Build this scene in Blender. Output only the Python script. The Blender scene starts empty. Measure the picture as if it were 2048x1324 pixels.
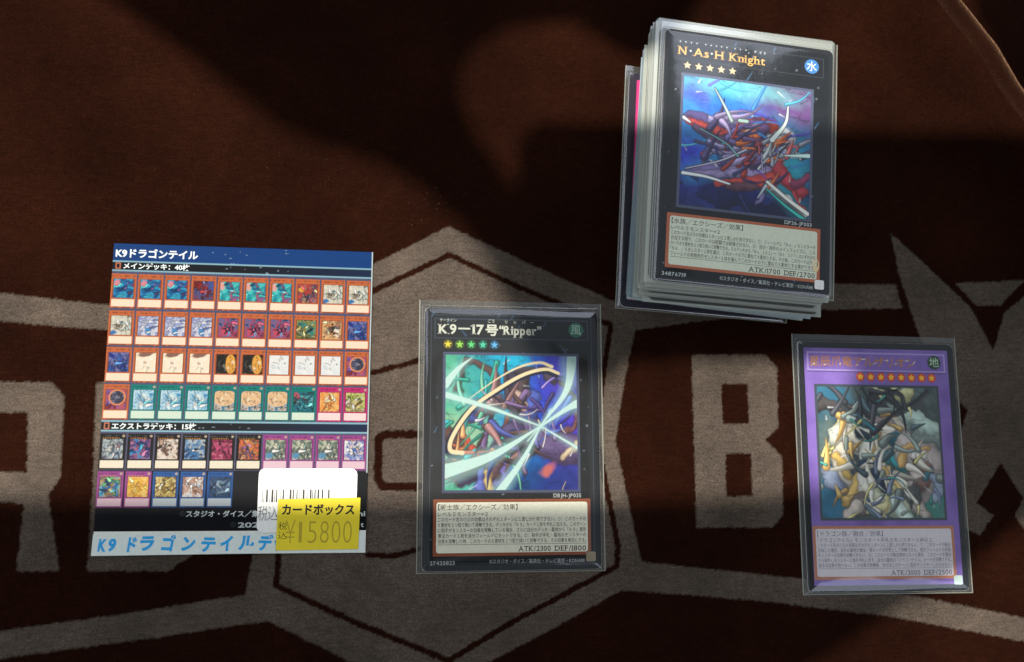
# -*- coding: utf-8 -*-
# Sleeved trading cards, a stacked deck and a printed deck list on a dark brown cloth in patchy sun.
# Lengths are written in millimetres and scaled to metres when the meshes are made.
import bpy, math, random
import numpy as np
from mathutils import Vector, Matrix
from mathutils.geometry import tessellate_polygon

MM = 0.001
scene = bpy.context.scene
COL = scene.collection
random.seed(7)

# ------------------------------------------------------------------ camera
CAM_H, AX, AY, FPX = 310.436, 0.1578326, -0.1411034, 1880.0
ROT = Matrix.Rotation(AX, 3, 'X') @ Matrix.Rotation(AY, 3, 'Y')
cam_data = bpy.data.cameras.new('camera')
cam = bpy.data.objects.new('camera', cam_data)
COL.objects.link(cam)
cam.location = (0, 0, CAM_H * MM)
cam.rotation_euler = ROT.to_euler()
cam_data.sensor_width = 36
cam_data.lens = FPX / 2048 * 36
cam_data.clip_start = 0.005
cam_data.clip_end = 20
cam_data.dof.use_dof = True
cam_data.dof.focus_distance = 0.308
cam_data.dof.aperture_fstop = 11
scene.camera = cam

# ------------------------------------------------------------------ world, sun, added fill lamps, exposure
world = bpy.data.worlds.new('World')
scene.world = world
world.use_nodes = True
wb = world.node_tree.nodes['Background']
wb.inputs['Color'].default_value = (0.86, 0.95, 1.0, 1)
wb.inputs['Strength'].default_value = 0.16

SUN_SHIFT = (95.0, 110.0)            # where a point one camera-height up drops its shadow (mm on the cloth)
sun_data = bpy.data.lights.new('sun', 'SUN')
sun_data.energy = 4.5
sun_data.angle = math.radians(1.4)
sun_data.color = (1.0, 0.93, 0.82)
sun = bpy.data.objects.new('sun', sun_data)
COL.objects.link(sun)
sun.rotation_euler = Vector((SUN_SHIFT[0], SUN_SHIFT[1], -310.0)).to_track_quat('-Z', 'Y').to_euler()
sun.location = (-0.5, -0.7, 2.6)

def fill_lamp(az, power, radius=0.76, height=0.76, size=0.5, col=(0.90, 0.95, 1.0)):
    d = bpy.data.lights.new('fill_lamp', 'AREA')
    d.shape = 'SQUARE'; d.size = size; d.energy = power; d.color = col
    o = bpy.data.objects.new('fill_lamp', d)
    COL.objects.link(o)
    a = math.radians(az)
    o.location = (0.06 + radius * math.cos(a), 0.04 + radius * math.sin(a), height)
    o.rotation_euler = (Vector((0.06, 0.04, 0)) - o.location).to_track_quat('-Z', 'Y').to_euler()
for az, pw in ((72, 1.4), (150, 1.3), (218, 1.1), (312, 1.2)):  # ring of added lamps for fill and sleeve reflections, no seen source
    fill_lamp(az, pw)

scene.view_settings.view_transform = 'Standard'
scene.view_settings.look = 'None'
scene.view_settings.exposure = 0.55
scene.view_settings.gamma = 1.0
scene.cycles.transparent_max_bounces = 48
scene.cycles.max_bounces = 10

# ------------------------------------------------------------------ small helpers
def lin(c):
    c = np.asarray(c, float) / 255.0
    return np.where(c <= 0.04045, c / 12.92, ((c + 0.055) / 1.055) ** 2.4)

def ground(px, py, z=0.0):
    """Point of the cloth plane (mm) seen at a photograph pixel."""
    d = ROT @ Vector(((px - 1024) / FPX, -(py - 662) / FPX, -1.0))
    t = (z - CAM_H) / d.z
    return (d.x * t, d.y * t)

def tag(o, label=None, category=None, group=None, kind=None):
    if label: o['label'] = label
    if category: o['category'] = category
    if group: o['group'] = group
    if kind: o['kind'] = kind
    return o

def link(name, me, mats, parent=None, loc=(0, 0, 0), rz=0.0):
    o = bpy.data.objects.new(name, me)
    COL.objects.link(o)
    for m in (mats if isinstance(mats, (list, tuple)) else [mats]):
        if m and len(me.materials) < (len(mats) if isinstance(mats, (list, tuple)) else 1):
            me.materials.append(m)
    o.parent = parent
    o.location = [c * MM for c in loc]
    o.rotation_euler = (0, 0, rz)
    return o

def empty(name, loc=(0, 0, 0), rz=0.0):
    o = bpy.data.objects.new(name, None)
    o.empty_display_size = 0.01
    COL.objects.link(o)
    o.location = [c * MM for c in loc]
    o.rotation_euler = (0, 0, rz)
    return o

def mesh(name, V, F, mi=None, smooth=False):
    me = bpy.data.meshes.new(name)
    me.from_pydata([(a * MM, b * MM, c * MM) for a, b, c in V], [], F)
    if mi is not None:
        me.polygons.foreach_set('material_index', mi)
    if smooth:
        me.polygons.foreach_set('use_smooth', [True] * len(F))
    me.update()
    return me

def rrect(w, h, r, n=6, cx=0, cy=0):
    out = []
    for k, (sx, sy) in enumerate(((1, 1), (-1, 1), (-1, -1), (1, -1))):
        for i in range(n + 1):
            a = math.pi / 2 * (k + i / n)
            out.append((cx + sx * (w / 2 - r) + r * math.cos(a), cy + sy * (h / 2 - r) + r * math.sin(a)))
    return out

def slab(name, outline, z0, z1, inset=0.0):
    """Extruded outline; the top rim is chamfered by inset. material 0 = top, 1 = sides and bottom."""
    n = len(outline)
    cx = sum(p[0] for p in outline) / n; cy = sum(p[1] for p in outline) / n
    V = [(x, y, z0) for x, y in outline] + [(x, y, z1 - inset) for x, y in outline]
    xs = [p[0] for p in outline]; ys = [p[1] for p in outline]
    hw = max((max(xs) - min(xs)) / 2, 1e-6); hh = max((max(ys) - min(ys)) / 2, 1e-6)
    V += [(cx + (x - cx) * (1 - inset / hw), cy + (y - cy) * (1 - inset / hh), z1) for x, y in outline]
    F, mi = [list(range(n))[::-1], [2 * n + i for i in range(n)]], [1, 0]
    for i in range(n):
        j = (i + 1) % n
        F.append([i, j, n + j, n + i]); mi.append(1)
        F.append([n + i, n + j, 2 * n + j, 2 * n + i]); mi.append(1)
    return mesh(name, V, F, mi)

def flat(name, outlines, z):
    """Flat print piece: polygons (each a list of outer + holes)."""
    V, F = [], []
    for rings in outlines:
        if not isinstance(rings[0][0], (list, tuple)):
            rings = [rings]
        tri = tessellate_polygon([[Vector((x, y, 0)) for x, y in r] for r in rings])
        pts = [p for r in rings for p in r]
        b = len(V)
        V += [(x, y, z) for x, y in pts]
        for t in tri:
            a, c, d = (pts[i] for i in t)
            up = (c[0] - a[0]) * (d[1] - a[1]) - (c[1] - a[1]) * (d[0] - a[0]) > 0
            F.append([b + i for i in (t if up else t[::-1])])
    return mesh(name, V, F)

def rect(x0, y0, x1, y1):
    return [(x0, y0), (x1, y0), (x1, y1), (x0, y1)]

def ring(w, h, r, t, cx=0, cy=0, ri=None):
    return [rrect(w, h, r, 4, cx, cy), rrect(w - 2 * t, h - 2 * t, r if ri is None else ri, 4, cx, cy)]

# ------------------------------------------------------------------ materials
MATS = {}
def nodes_of(m):
    m.use_nodes = True
    nt = m.node_tree
    return nt, nt.nodes['Principled BSDF']

def mat(name, rgb, rough=0.5, gain=1.0, spec=0.3, grain=0.06, metal=0.0, scale=900.0):
    """Plain coloured surface with a little uneven tone. rgb as seen in sRGB, gain scales the albedo."""
    if name in MATS: return MATS[name]
    m = bpy.data.materials.new(name)
    nt, b = nodes_of(m)
    c = np.clip(lin(rgb) * gain, 0, 0.9)
    tc = nt.nodes.new('ShaderNodeTexCoord')
    no = nt.nodes.new('ShaderNodeTexNoise')
    no.inputs['Scale'].default_value = scale
    no.inputs['Detail'].default_value = 3
    nt.links.new(tc.outputs['Object'], no.inputs['Vector'])
    mr = nt.nodes.new('ShaderNodeMapRange')
    mr.inputs['To Min'].default_value = 1 - grain * 2
    mr.inputs['To Max'].default_value = 1 + grain * 2
    nt.links.new(no.outputs['Fac'], mr.inputs['Value'])
    mx = nt.nodes.new('ShaderNodeVectorMath'); mx.operation = 'SCALE'
    mx.inputs[0].default_value = c
    nt.links.new(mr.outputs['Result'], mx.inputs['Scale'])
    nt.links.new(mx.outputs['Vector'], b.inputs['Base Color'])
    b.inputs['Roughness'].default_value = rough
    b.inputs['Specular IOR Level'].default_value = spec
    b.inputs['Metallic'].default_value = metal
    MATS[name] = m
    return m

def print_mat(name, gain, rough=0.4, spec=0.3, metal=0.0):
    """Printed ink: colour comes from the mesh's own 'ink' colours."""
    if name in MATS: return MATS[name]
    m = bpy.data.materials.new(name)
    nt, b = nodes_of(m)
    at = nt.nodes.new('ShaderNodeAttribute'); at.attribute_name = 'ink'
    tc = nt.nodes.new('ShaderNodeTexCoord')
    no = nt.nodes.new('ShaderNodeTexNoise')
    no.inputs['Scale'].default_value = 2600; no.inputs['Detail'].default_value = 2
    nt.links.new(tc.outputs['Object'], no.inputs['Vector'])
    mr = nt.nodes.new('ShaderNodeMapRange')
    mr.inputs['To Min'].default_value = gain * 0.86; mr.inputs['To Max'].default_value = gain * 1.14
    nt.links.new(no.outputs['Fac'], mr.inputs['Value'])
    mx = nt.nodes.new('ShaderNodeVectorMath'); mx.operation = 'SCALE'
    nt.links.new(at.outputs['Color'], mx.inputs[0])
    nt.links.new(mr.outputs['Result'], mx.inputs['Scale'])
    nt.links.new(mx.outputs['Vector'], b.inputs['Base Color'])
    b.inputs['Roughness'].default_value = rough
    b.inputs['Specular IOR Level'].default_value = spec
    b.inputs['Metallic'].default_value = metal
    MATS[name] = m
    return m

def film_mat(name, haze, tint, rough=0.14, ior=1.6, refl=(0.86, 0.88, 1.0), trans=0.97):
    """Clear plastic film: mostly see-through, a little milky, glossy by angle."""
    m = bpy.data.materials.new(name)
    m.use_nodes = True
    nt = m.node_tree
    nt.nodes.remove(nt.nodes['Principled BSDF'])
    out = nt.nodes['Material Output']
    tr = nt.nodes.new('ShaderNodeBsdfTransparent'); tr.inputs['Color'].default_value = (trans, trans, trans, 1)
    di = nt.nodes.new('ShaderNodeBsdfDiffuse'); di.inputs['Color'].default_value = (*tint, 1)
    gl = nt.nodes.new('ShaderNodeBsdfGlossy'); gl.inputs['Roughness'].default_value = rough
    gl.inputs['Color'].default_value = (*refl, 1)
    tc = nt.nodes.new('ShaderNodeTexCoord')
    no = nt.nodes.new('ShaderNodeTexNoise'); no.inputs['Scale'].default_value = 70; no.inputs['Detail'].default_value = 3
    nt.links.new(tc.outputs['Object'], no.inputs['Vector'])
    bp = nt.nodes.new('ShaderNodeBump'); bp.inputs['Strength'].default_value = 0.12; bp.inputs['Distance'].default_value = 0.0006
    nt.links.new(no.outputs['Fac'], bp.inputs['Height'])
    nt.links.new(bp.outputs['Normal'], gl.inputs['Normal'])
    # thin film: the same reflectance from either side, F0 + (1 - F0)(1 - cos)^5
    f0 = 1.5 * ((ior - 1) / (ior + 1)) ** 2
    geo = nt.nodes.new('ShaderNodeNewGeometry')
    dot = nt.nodes.new('ShaderNodeVectorMath'); dot.operation = 'DOT_PRODUCT'
    nt.links.new(geo.outputs['Incoming'], dot.inputs[0]); nt.links.new(bp.outputs['Normal'], dot.inputs[1])
    def mth(op, a, b=None):
        n = nt.nodes.new('ShaderNodeMath'); n.operation = op; n.use_clamp = op in ('SUBTRACT', 'MULTIPLY_ADD')
        for k, x in enumerate((a, b)):
            if x is None: continue
            if isinstance(x, float): n.inputs[k].default_value = x
            else: nt.links.new(x, n.inputs[k])
        return n
    ab = mth('ABSOLUTE', dot.outputs['Value'])
    pw = mth('POWER', mth('SUBTRACT', 1.0, ab.outputs[0]).outputs[0], 5.0)
    fr = mth('MULTIPLY_ADD', pw.outputs[0], 1.0 - f0); fr.inputs[2].default_value = f0
    m1 = nt.nodes.new('ShaderNodeMixShader'); m1.inputs[0].default_value = haze
    nt.links.new(tr.outputs[0], m1.inputs[1]); nt.links.new(di.outputs[0], m1.inputs[2])
    m2 = nt.nodes.new('ShaderNodeMixShader')
    nt.links.new(fr.outputs[0], m2.inputs[0])
    nt.links.new(m1.outputs[0], m2.inputs[1]); nt.links.new(gl.outputs[0], m2.inputs[2])
    nt.links.new(m2.outputs[0], out.inputs['Surface'])
    return m

FILM = film_mat('clear_film', 0.012, (0.62, 0.68, 0.62), rough=0.10, ior=1.52)
FILM_BACK = film_mat('clear_film_back', 0.05, (0.60, 0.66, 0.58))
FILM_STACK = [film_mat('stacked_film', h, c, rough=0.2) for h, c in ((.46, (.55, .59, .53)), (.58, (.64, .67, .60)), (.34, (.40, .43, .39)), (.50, (.50, .54, .50)))]
FILM_STACK_BLUE = [film_mat('stacked_film_bluish', h, c, rough=0.2) for h, c in ((.50, (.46, .59, .64)), (.60, (.56, .68, .72)), (.40, (.38, .48, .52)), (.55, (.58, .66, .66)))]

# ------------------------------------------------------------------ noise for printed pictures
def vnoise(x, y, seed):
    rs = np.random.RandomState(seed)
    g = rs.rand(64, 64)
    xi = np.floor(x).astype(int); yi = np.floor(y).astype(int)
    fx = x - xi; fy = y - yi
    fx = fx * fx * (3 - 2 * fx); fy = fy * fy * (3 - 2 * fy)
    a = g[xi % 64, yi % 64]; b = g[(xi + 1) % 64, yi % 64]
    c = g[xi % 64, (yi + 1) % 64]; d = g[(xi + 1) % 64, (yi + 1) % 64]
    return (a * (1 - fx) + b * fx) * (1 - fy) + (c * (1 - fx) + d * fx) * fy

def fbm(x, y, seed, o=4):
    s = 0; a = 0.5; t = 0
    for k in range(o):
        s = s + a * vnoise(x * 2 ** k + 13.7 * k, y * 2 ** k + 5.1 * k, seed + k)
        t += a; a *= 0.5
    return s / t

def ramp(t, cols):
    cols = lin(cols)
    t = np.clip(t, 0, 0.9999) * (len(cols) - 1)
    i = t.astype(int); f = (t - i)[..., None]
    return cols[i] * (1 - f) + cols[i + 1] * f

def over(img, a, col):
    a = np.clip(a, 0, 1)[..., None]
    return img * (1 - a) + lin(col) * a

def stroke(u, v, pts, w0, w1, soft=0.012):
    """Coverage of a tapering curved stroke through pts (Catmull-Rom)."""
    P = [np.array(p, float) for p in pts]
    P = [2 * P[0] - P[1]] + P + [2 * P[-1] - P[-2]]
    best = np.zeros_like(u)
    S = []
    for k in range(1, len(P) - 2):
        for t in np.linspace(0, 1, 9)[:-1]:
            a, b, c, d = P[k - 1], P[k], P[k + 1], P[k + 2]
            S.append(0.5 * (2 * b + (c - a) * t + (2 * a - 5 * b + 4 * c - d) * t * t + (3 * b - a - 3 * c + d) * t ** 3))
    S.append(P[-2]); S = np.array(S); n = len(S) - 1
    for k in range(n):
        a, b = S[k], S[k + 1]
        ab = b - a
        t = np.clip(((u - a[0]) * ab[0] + (v - a[1]) * ab[1]) / (ab @ ab + 1e-9), 0, 1)
        d = np.hypot(u - a[0] - t * ab[0], v - a[1] - t * ab[1])
        w = w0 + (w1 - w0) * (k + t) / n
        best = np.maximum(best, np.clip((w - d) / soft + 0.5, 0, 1))
    return best

def blob(u, v, cx, cy, rx, ry, ang=0.0, soft=0.2):
    c, s = math.cos(ang), math.sin(ang)
    x = (u - cx) * c + (v - cy) * s; y = -(u - cx) * s + (v - cy) * c
    return np.clip((1 - np.hypot(x / rx, y / ry)) / soft + 0.5, 0, 1)

def paint(img, w, q, strokes, soft=.014, hi=.5):
    """Lay strokes one over the other, each with a dark edge, a lit flank and a shaded flank."""
    for k, (pts, a, c, col) in enumerate(strokes):
        img = over(img, .65 * stroke(w, q, pts, a + .008, c + .008, soft), tuple(x * .32 for x in col))
        img = over(img, stroke(w, q, pts, a, c, soft), col)
        body = stroke(w, q, pts, a, c, soft)
        img = over(img, hi * body * stroke(w + .25 * a, q - .4 * a, pts, a * .5, c * .5, .05), tuple(min(255, x * 1.25 + 22) for x in col))
        img = over(img, .55 * body * (1 - stroke(w + .2 * a, q - .45 * a, pts, a * .95, c * .95, .04)), tuple(x * .5 for x in col))
    return img

def facets(img, u, v, seed):
    """Brush-work: small patches of lighter and darker colour, fine broken lines, speckle."""
    rs = np.random.RandomState(seed)
    a = 0.6 + 0.25 * rs.rand()
    n1 = vnoise((u * math.cos(a) + v * math.sin(a)) * 30, (v * math.cos(a) - u * math.sin(a)) * 9, seed)
    n2 = fbm(u * 22, v * 22, seed + 5, 3)
    img = img * (0.74 + 0.28 * n1 + 0.24 * n2)[..., None]
    ln = np.abs(fbm(u * 7 + .8 * n2, v * 7, seed + 9, 3) - .5) < .012
    img = over(img, .4 * ln, (24, 24, 36))
    for _ in range(22):
        cx, cy, L, t = rs.rand(), rs.rand(), rs.uniform(.02, .07), rs.uniform(-.9, .9) + (0 if rs.rand() < .6 else 1.6)
        img = over(img, rs.uniform(.3, .75) * stroke(u, v, [(cx, cy), (cx + L * math.cos(t), cy + L * math.sin(t))], .006, .002, .008), (226, 232, 232) if rs.rand() < .55 else (30, 30, 44))
    return img

def ribbons(img, u, v, seed, n, cols, cx, cy, spread, length, width, lean=None, edge=(26, 24, 40), fade=1.0):
    """Many crisp tapering ribbons with dark contours, scattered round (cx, cy)."""
    rs = np.random.RandomState(seed)
    img = img.copy()
    ny, nx = u.shape
    for _ in range(n):
        x, y = rs.normal(cx, spread), rs.normal(cy, spread)
        t = (rs.uniform(0, 6.28) if lean is None else rs.normal(lean, .5)); L = rs.uniform(*length); b = rs.uniform(-.8, .8)
        pts = [(x, y)]
        for k in range(3):
            x += L / 3 * math.cos(t); y += L / 3 * math.sin(t); t += b / 2; pts.append((x, y))
        w0 = rs.uniform(*width); col = np.array(cols[rs.randint(len(cols))], float) * rs.uniform(.8, 1.12)
        P = np.array(pts); m = w0 + .03
        i0, i1 = (int(np.clip(f * nx, 0, nx)) for f in (P[:, 0].min() - m, P[:, 0].max() + m)); j0, j1 = (int(np.clip(f * ny, 0, ny)) for f in (P[:, 1].min() - m, P[:, 1].max() + m))
        if i1 - i0 < 2 or j1 - j0 < 2: continue
        sl = (slice(j0, j1 + 1), slice(i0, i1 + 1)); U, Vv = u[sl], v[sl]; sub = img[sl]
        sub = over(sub, fade * .8 * stroke(U, Vv, pts, w0 + .006, .004, .006), edge)
        body = fade * stroke(U, Vv, pts, w0, .002, .006)
        sub = over(sub, body, np.clip(col, 0, 255))
        sub = over(sub, .6 * body * stroke(U + .3 * w0, Vv - .45 * w0, pts, w0 * .45, .001, .008), np.clip(col * 1.3 + 26, 0, 255))
        sub = over(sub, .5 * body * (1 - stroke(U + .25 * w0, Vv - .4 * w0, pts, w0 * .9, .002, .01)), col * .5)
        img[sl] = sub
    return img

def poly(u, v, pts):
    inside = np.zeros(u.shape, bool)
    n = len(pts)
    for i in range(n):
        (x0, y0), (x1, y1) = pts[i], pts[(i + 1) % n]
        cond = ((y0 > v) != (y1 > v)) & (u < (x1 - x0) * (v - y0) / ((y1 - y0) or 1e-9) + x0)
        inside ^= cond
    return inside.astype(float)

def raster(name, x0, y0, x1, y1, nx, ny, func, z, material, parent):
    """Flat print as a fine grid whose points carry ink colours from func(u, v) (v up)."""
    gx = np.linspace(x0, x1, nx + 1); gy = np.linspace(y0, y1, ny + 1)
    X, Y = np.meshgrid(gx, gy)
    co = np.stack([X, Y, np.full_like(X, z)], -1).reshape(-1, 3) * MM
    idx = np.arange((nx + 1) * (ny + 1)).reshape(ny + 1, nx + 1)
    q = np.stack([idx[:-1, :-1], idx[:-1, 1:], idx[1:, 1:], idx[1:, :-1]], -1).reshape(-1)
    me = bpy.data.meshes.new(name)
    me.vertices.add(len(co)); me.vertices.foreach_set('co', co.ravel())
    me.loops.add(len(q)); me.loops.foreach_set('vertex_index', q)
    me.polygons.add(nx * ny); me.polygons.foreach_set('loop_start', np.arange(0, len(q), 4))
    U, Vv = np.meshgrid(np.linspace(0, 1, nx + 1), np.linspace(0, 1, ny + 1))
    rgb = func(U, Vv).reshape(-1, 3)
    at = me.color_attributes.new('ink', 'FLOAT_COLOR', 'POINT')
    at.data.foreach_set('color', np.c_[np.clip(rgb, 0, 1), np.ones(len(rgb))].astype(np.float32).ravel())
    me.update(); me.validate()
    return link(name, me, material, parent)

# ------------------------------------------------------------------ lettering
def glyphs(body, bold=0.0, res=2, shear=0.0, space=1.0):
    c = bpy.data.curves.new('lettering', 'FONT')
    c.body = body; c.size = 1; c.resolution_u = res; c.offset = bold; c.shear = shear; c.space_character = space
    o = bpy.data.objects.new('lettering', c)
    COL.objects.link(o)
    me = bpy.data.meshes.new_from_object(o.evaluated_get(bpy.context.evaluated_depsgraph_get()))
    V = np.array([v.co[:2] for v in me.vertices]).reshape(-1, 2)
    F = [list(p.vertices) for p in me.polygons]
    bpy.data.objects.remove(o); bpy.data.curves.remove(c); bpy.data.meshes.remove(me)
    return V, F

def text_into(acc, body, x, y, w=None, h=None, bold=0.0, res=2, shear=0.0, align='L', rot=0.0, space=1.0):
    """Append lettering: baseline-left (or right) at x, y; h = em size; w = width squeezed to."""
    V, F = glyphs(body, bold, res, shear, space)
    if len(V) == 0: return
    V = V * h
    x0, x1 = V[:, 0].min(), V[:, 0].max()
    V[:, 0] -= x0
    if w: V[:, 0] *= w / (x1 - x0)
    if align == 'R': V[:, 0] -= V[:, 0].max()
    if align == 'C': V[:, 0] -= V[:, 0].max() / 2
    c, s = math.cos(rot), math.sin(rot)
    b = len(acc[0])
    acc[0].extend((x + a * c - d * s, y + a * s + d * c) for a, d in V)
    acc[1].extend([b + i for i in f] for f in F)

SERIF = {'K': [(.10, 0), (.10, 1), (.92, 0), (.86, 1)], 'N': [(.08, 0), (.05, 1), (.93, 1)], 'A': [(.05, 0), (.95, 0)],
         'H': [(.08, 0), (.08, 1), (.92, 0), (.92, 1)], 'n': [(.12, 0), (.9, 0), (.03, .96)], 'i': [(.5, 0), (.3, .66)],
         'h': [(.12, 0), (.9, 0), (.05, 1)], 't': [], 'p': [(.12, 0), (.05, .97)], 'r': [(.22, 0), (.12, .97)],
         'R': [(.09, 0), (.09, 1), (.95, 0)], '1': [(.6, 0), (.0, .9)], 'T': [(.5, 0)], 'D': [(.03, 0), (.03, 1)],
         'E': [(.03, 0), (.03, 1)], 'F': [(.09, 0), (.03, 1)], 'P': [(.09, 0), (.03, 1)], 'B': [(.03, 0), (.03, 1)],
         'J': [(.8, 1)], '7': [], 'g': [(.95, .98)]}
def serif_into(acc, body, x, y, w, h, bold=0.012, space=0.04, align='L'):
    """Book-style lettering: each letter set singly with feet added to its stems."""
    V, F, cx = [], [], 0.0
    for ch in body:
        if ch == ' ':
            cx += 0.32; continue
        gv, gf = glyphs(ch, bold, 3)
        if len(gv) == 0: continue
        gv[:, 0] -= gv[:, 0].min()
        gv[:, 0] *= 0.94
        b = len(V)
        V += [(a + cx, d) for a, d in gv]
        F += [[b + i for i in f] for f in gf]
        gw = gv[:, 0].max(); y0, y1 = gv[:, 1].min(), gv[:, 1].max()
        for fx, fy in SERIF.get(ch, []):
            sx = cx + fx * gw; sy = y0 + fy * (y1 - y0)
            lo, hi = (sy, sy + 0.055) if fy < 0.5 else (sy - 0.055, sy)
            b = len(V)
            V += [(sx - .13, lo), (sx + .13, lo), (sx + .13, hi), (sx - .13, hi)]
            F.append([b, b + 1, b + 2, b + 3])
        cx += gw + space + 0.05
    V = np.array(V) * h
    V[:, 0] *= w / V[:, 0].max()
    if align == 'R': V[:, 0] -= w
    b = len(acc[0])
    acc[0].extend((x + a, y + d) for a, d in V)
    acc[1].extend([b + i for i in f] for f in F)

def put_text(name, acc, z, material, parent):
    return link(name, mesh(name, [(a, b, z) for a, b in acc[0]], acc[1]), material, parent)

def star_pts(cx, cy, r, r2=0.42, rot=0.0):
    return [(cx + (r if k % 2 == 0 else r * r2) * math.sin(rot + k * math.pi / 5),
             cy + (r if k % 2 == 0 else r * r2) * math.cos(rot + k * math.pi / 5)) for k in range(10)]
def circle(cx, cy, r, n=28):
    return [(cx + r * math.cos(2 * math.pi * k / n), cy + r * math.sin(2 * math.pi * k / n)) for k in range(n)]

# ================================================================== the cloth with its printed emblem
def gp(*pts): return [ground(x, y) for x, y in pts]
GREY = [
    gp((897, 452), (1100, 546), (1250, 612), (1450, 588), (1640, 567), (1793, 569), (1805, 616), (1646, 619), (1410, 641), (1270, 660),
       (1249, 762), (1231, 882), (1259, 1012), (1283, 1123), (1374, 1134), (1600, 1157), (1830, 1192), (2060, 1238), (2160, 1258),
       (2160, 1306), (2060, 1285), (1774, 1232), (1524, 1202), (1244, 1180), (1120, 1250), (980, 1324), (900, 1372), (700, 1324), (535, 1242),
       (300, 1277), (0, 1318), (-90, 1330), (-90, 1276), (0, 1262), (250, 1228), (490, 1190), (505, 1112), (520, 900), (480, 700),
       (430, 640), (215, 660), (0, 642), (-90, 634), (-90, 577), (0, 585), (217, 610), (480, 640), (640, 588), (748, 528)),
    gp((1384, 709), (1530, 709), (1554, 735), (1557, 855), (1532, 880), (1564, 912), (1567, 1032), (1544, 1055), (1394, 1055)),
    gp((-60, 762), (102, 764), (127, 792), (120, 952), (95, 992), (118, 1142), (32, 1142), (47, 1008), (20, 1004), (-60, 1004)),
    gp((192, 764), (380, 764), (420, 800), (420, 1090), (352, 1130), (340, 1142), (174, 1142), (186, 960)),
    gp((1782, 466), (1880, 556), (1942, 615), (1988, 701), (2010, 625), (2048, 591), (2170, 470), (2110, 820), (2170, 1090),
       (2090, 1085), (2048, 1056), (2031, 1031), (2048, 997), (2003, 925), (1953, 1005), (1988, 1031), (1961, 1070), (1915, 1050), (1890, 950),
       (1936, 821), (1890, 770), (1839, 672), (1798, 545)),
    gp((1911, 566), (2042, 562), (2003, 610), (1955, 612)),
]
BROWN = [
    gp((1443, 767), (1496, 767), (1499, 847), (1447, 848)), gp((1452, 907), (1504, 907), (1506, 992), (1454, 993)),
    gp((-60, 825), (55, 825), (52, 944), (-60, 944)), gp((250, 840), (330, 840), (330, 1060), (250, 1060)),
    gp((760, 877), (832, 875), (832, 966), (766, 966)) and [],
]
LINES = [   # thin lines left bare inside the emblem: points, half width (mm)
    (gp((899, 509), (1040, 575), (1222, 650), (1207, 745), (1192, 870), (1236, 1090), (1233, 1133), (1024, 1245), (898, 1322), (720, 1250), (552, 1172),
        (557, 1107), (570, 900), (600, 655), (746, 582), (899, 509)), 0.95),
    (gp((735, 748), (840, 720)), 0.9), (gp((735, 1110), (790, 1112), (845, 1096)), 0.9),
    (gp((838, 868), (768, 869), (757, 880), (756, 960), (766, 973), (838, 973)), 1.35),
]
X0, X1, Y0, Y1 = -150.0, 290.0, -95.0, 225.0
STEP = 0.5
def seg_dist(X, Y, pts):
    best = np.full(X.shape, 1e9)
    for (ax, ay), (bx, by) in zip(pts, pts[1:]):
        dx, dy = bx - ax, by - ay
        t = np.clip(((X - ax) * dx + (Y - ay) * dy) / (dx * dx + dy * dy), 0, 1)
        best = np.minimum(best, np.hypot(X - ax - t * dx, Y - ay - t * dy))
    return best

RIDGE = [ground(x, y, 24) for x, y in ((1812, -210), (1880, 0), (1965, 108), (2010, 185), (2056, 246), (2180, 400))]
RIDGE = [(RIDGE[0][0] - 90, RIDGE[0][1] + 480)] + RIDGE + [(RIDGE[-1][0] + 420, RIDGE[-1][1] - 560)]
VALLEY = [ground(1730, -120, 0), ground(1800, 30, 0), ground(1880, 140, 0), ground(1945, 240, 0), ground(2040, 360, 0)]
def cloth_z(X, Y):
    z = 0.35 * np.sin(X / 31.0 + Y / 47.0) + 0.25 * np.sin(Y / 23.0 - X / 61.0 + 1.3)
    z *= 0.35
    d = seg_dist(X, Y, RIDGE)
    # signed side of the ridge (positive = far upper-right side)
    side = np.full(X.shape, -1.0); bd = np.full(X.shape, 1e9)
    for a, b in zip(RIDGE, RIDGE[1:]):
        t = np.clip(((X - a[0]) * (b[0] - a[0]) + (Y - a[1]) * (b[1] - a[1])) / ((b[0] - a[0]) ** 2 + (b[1] - a[1]) ** 2), 0, 1)
        dd = np.hypot(X - a[0] - t * (b[0] - a[0]), Y - a[1] - t * (b[1] - a[1]))
        cr = (b[0] - a[0]) * (Y - a[1]) - (b[1] - a[1]) * (X - a[0])
        side = np.where(dd < bd, cr, side); bd = np.minimum(bd, dd)
    left = 25.0 * np.exp(-(d / 15.0) ** 1.7)
    right = np.maximum(np.where(d < 11, 25.0 - d * d / 26.0, 25.0 - 121 / 26.0 - 1.25 * (d - 11)), -6.0)
    z = z + np.where(side > 0, right, left)
    z = z - 2.2 * np.exp(-(seg_dist(X, Y, VALLEY) / 6.0) ** 2)
    # soft broad undulation near the far edge
    z = z + 1.1 * np.exp(-((Y - 190) / 26) ** 2) * np.sin(X / 17.0 + 0.6)
    m_ = 1 / (1 + np.exp(-(Y - 108) / 9.0)) / (1 + np.exp((X - 78) / 9.0))
    z = z + m_ * (2.6 * np.sin((X * .8 + Y * .6) / 13.0 + 1.0) * np.sin(X / 37.0 + .4) + 1.6 * np.sin((X * .35 - Y) / 11.0))
    # faint crease running towards the near edge
    c = [ground(912, 520), ground(925, 1150), ground(935, 1400)]
    z = z + 0.28 * np.exp(-(seg_dist(X, Y, c) / 2.2) ** 2)
    # lie flat under the cards and the list
    return z - 0.45

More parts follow.
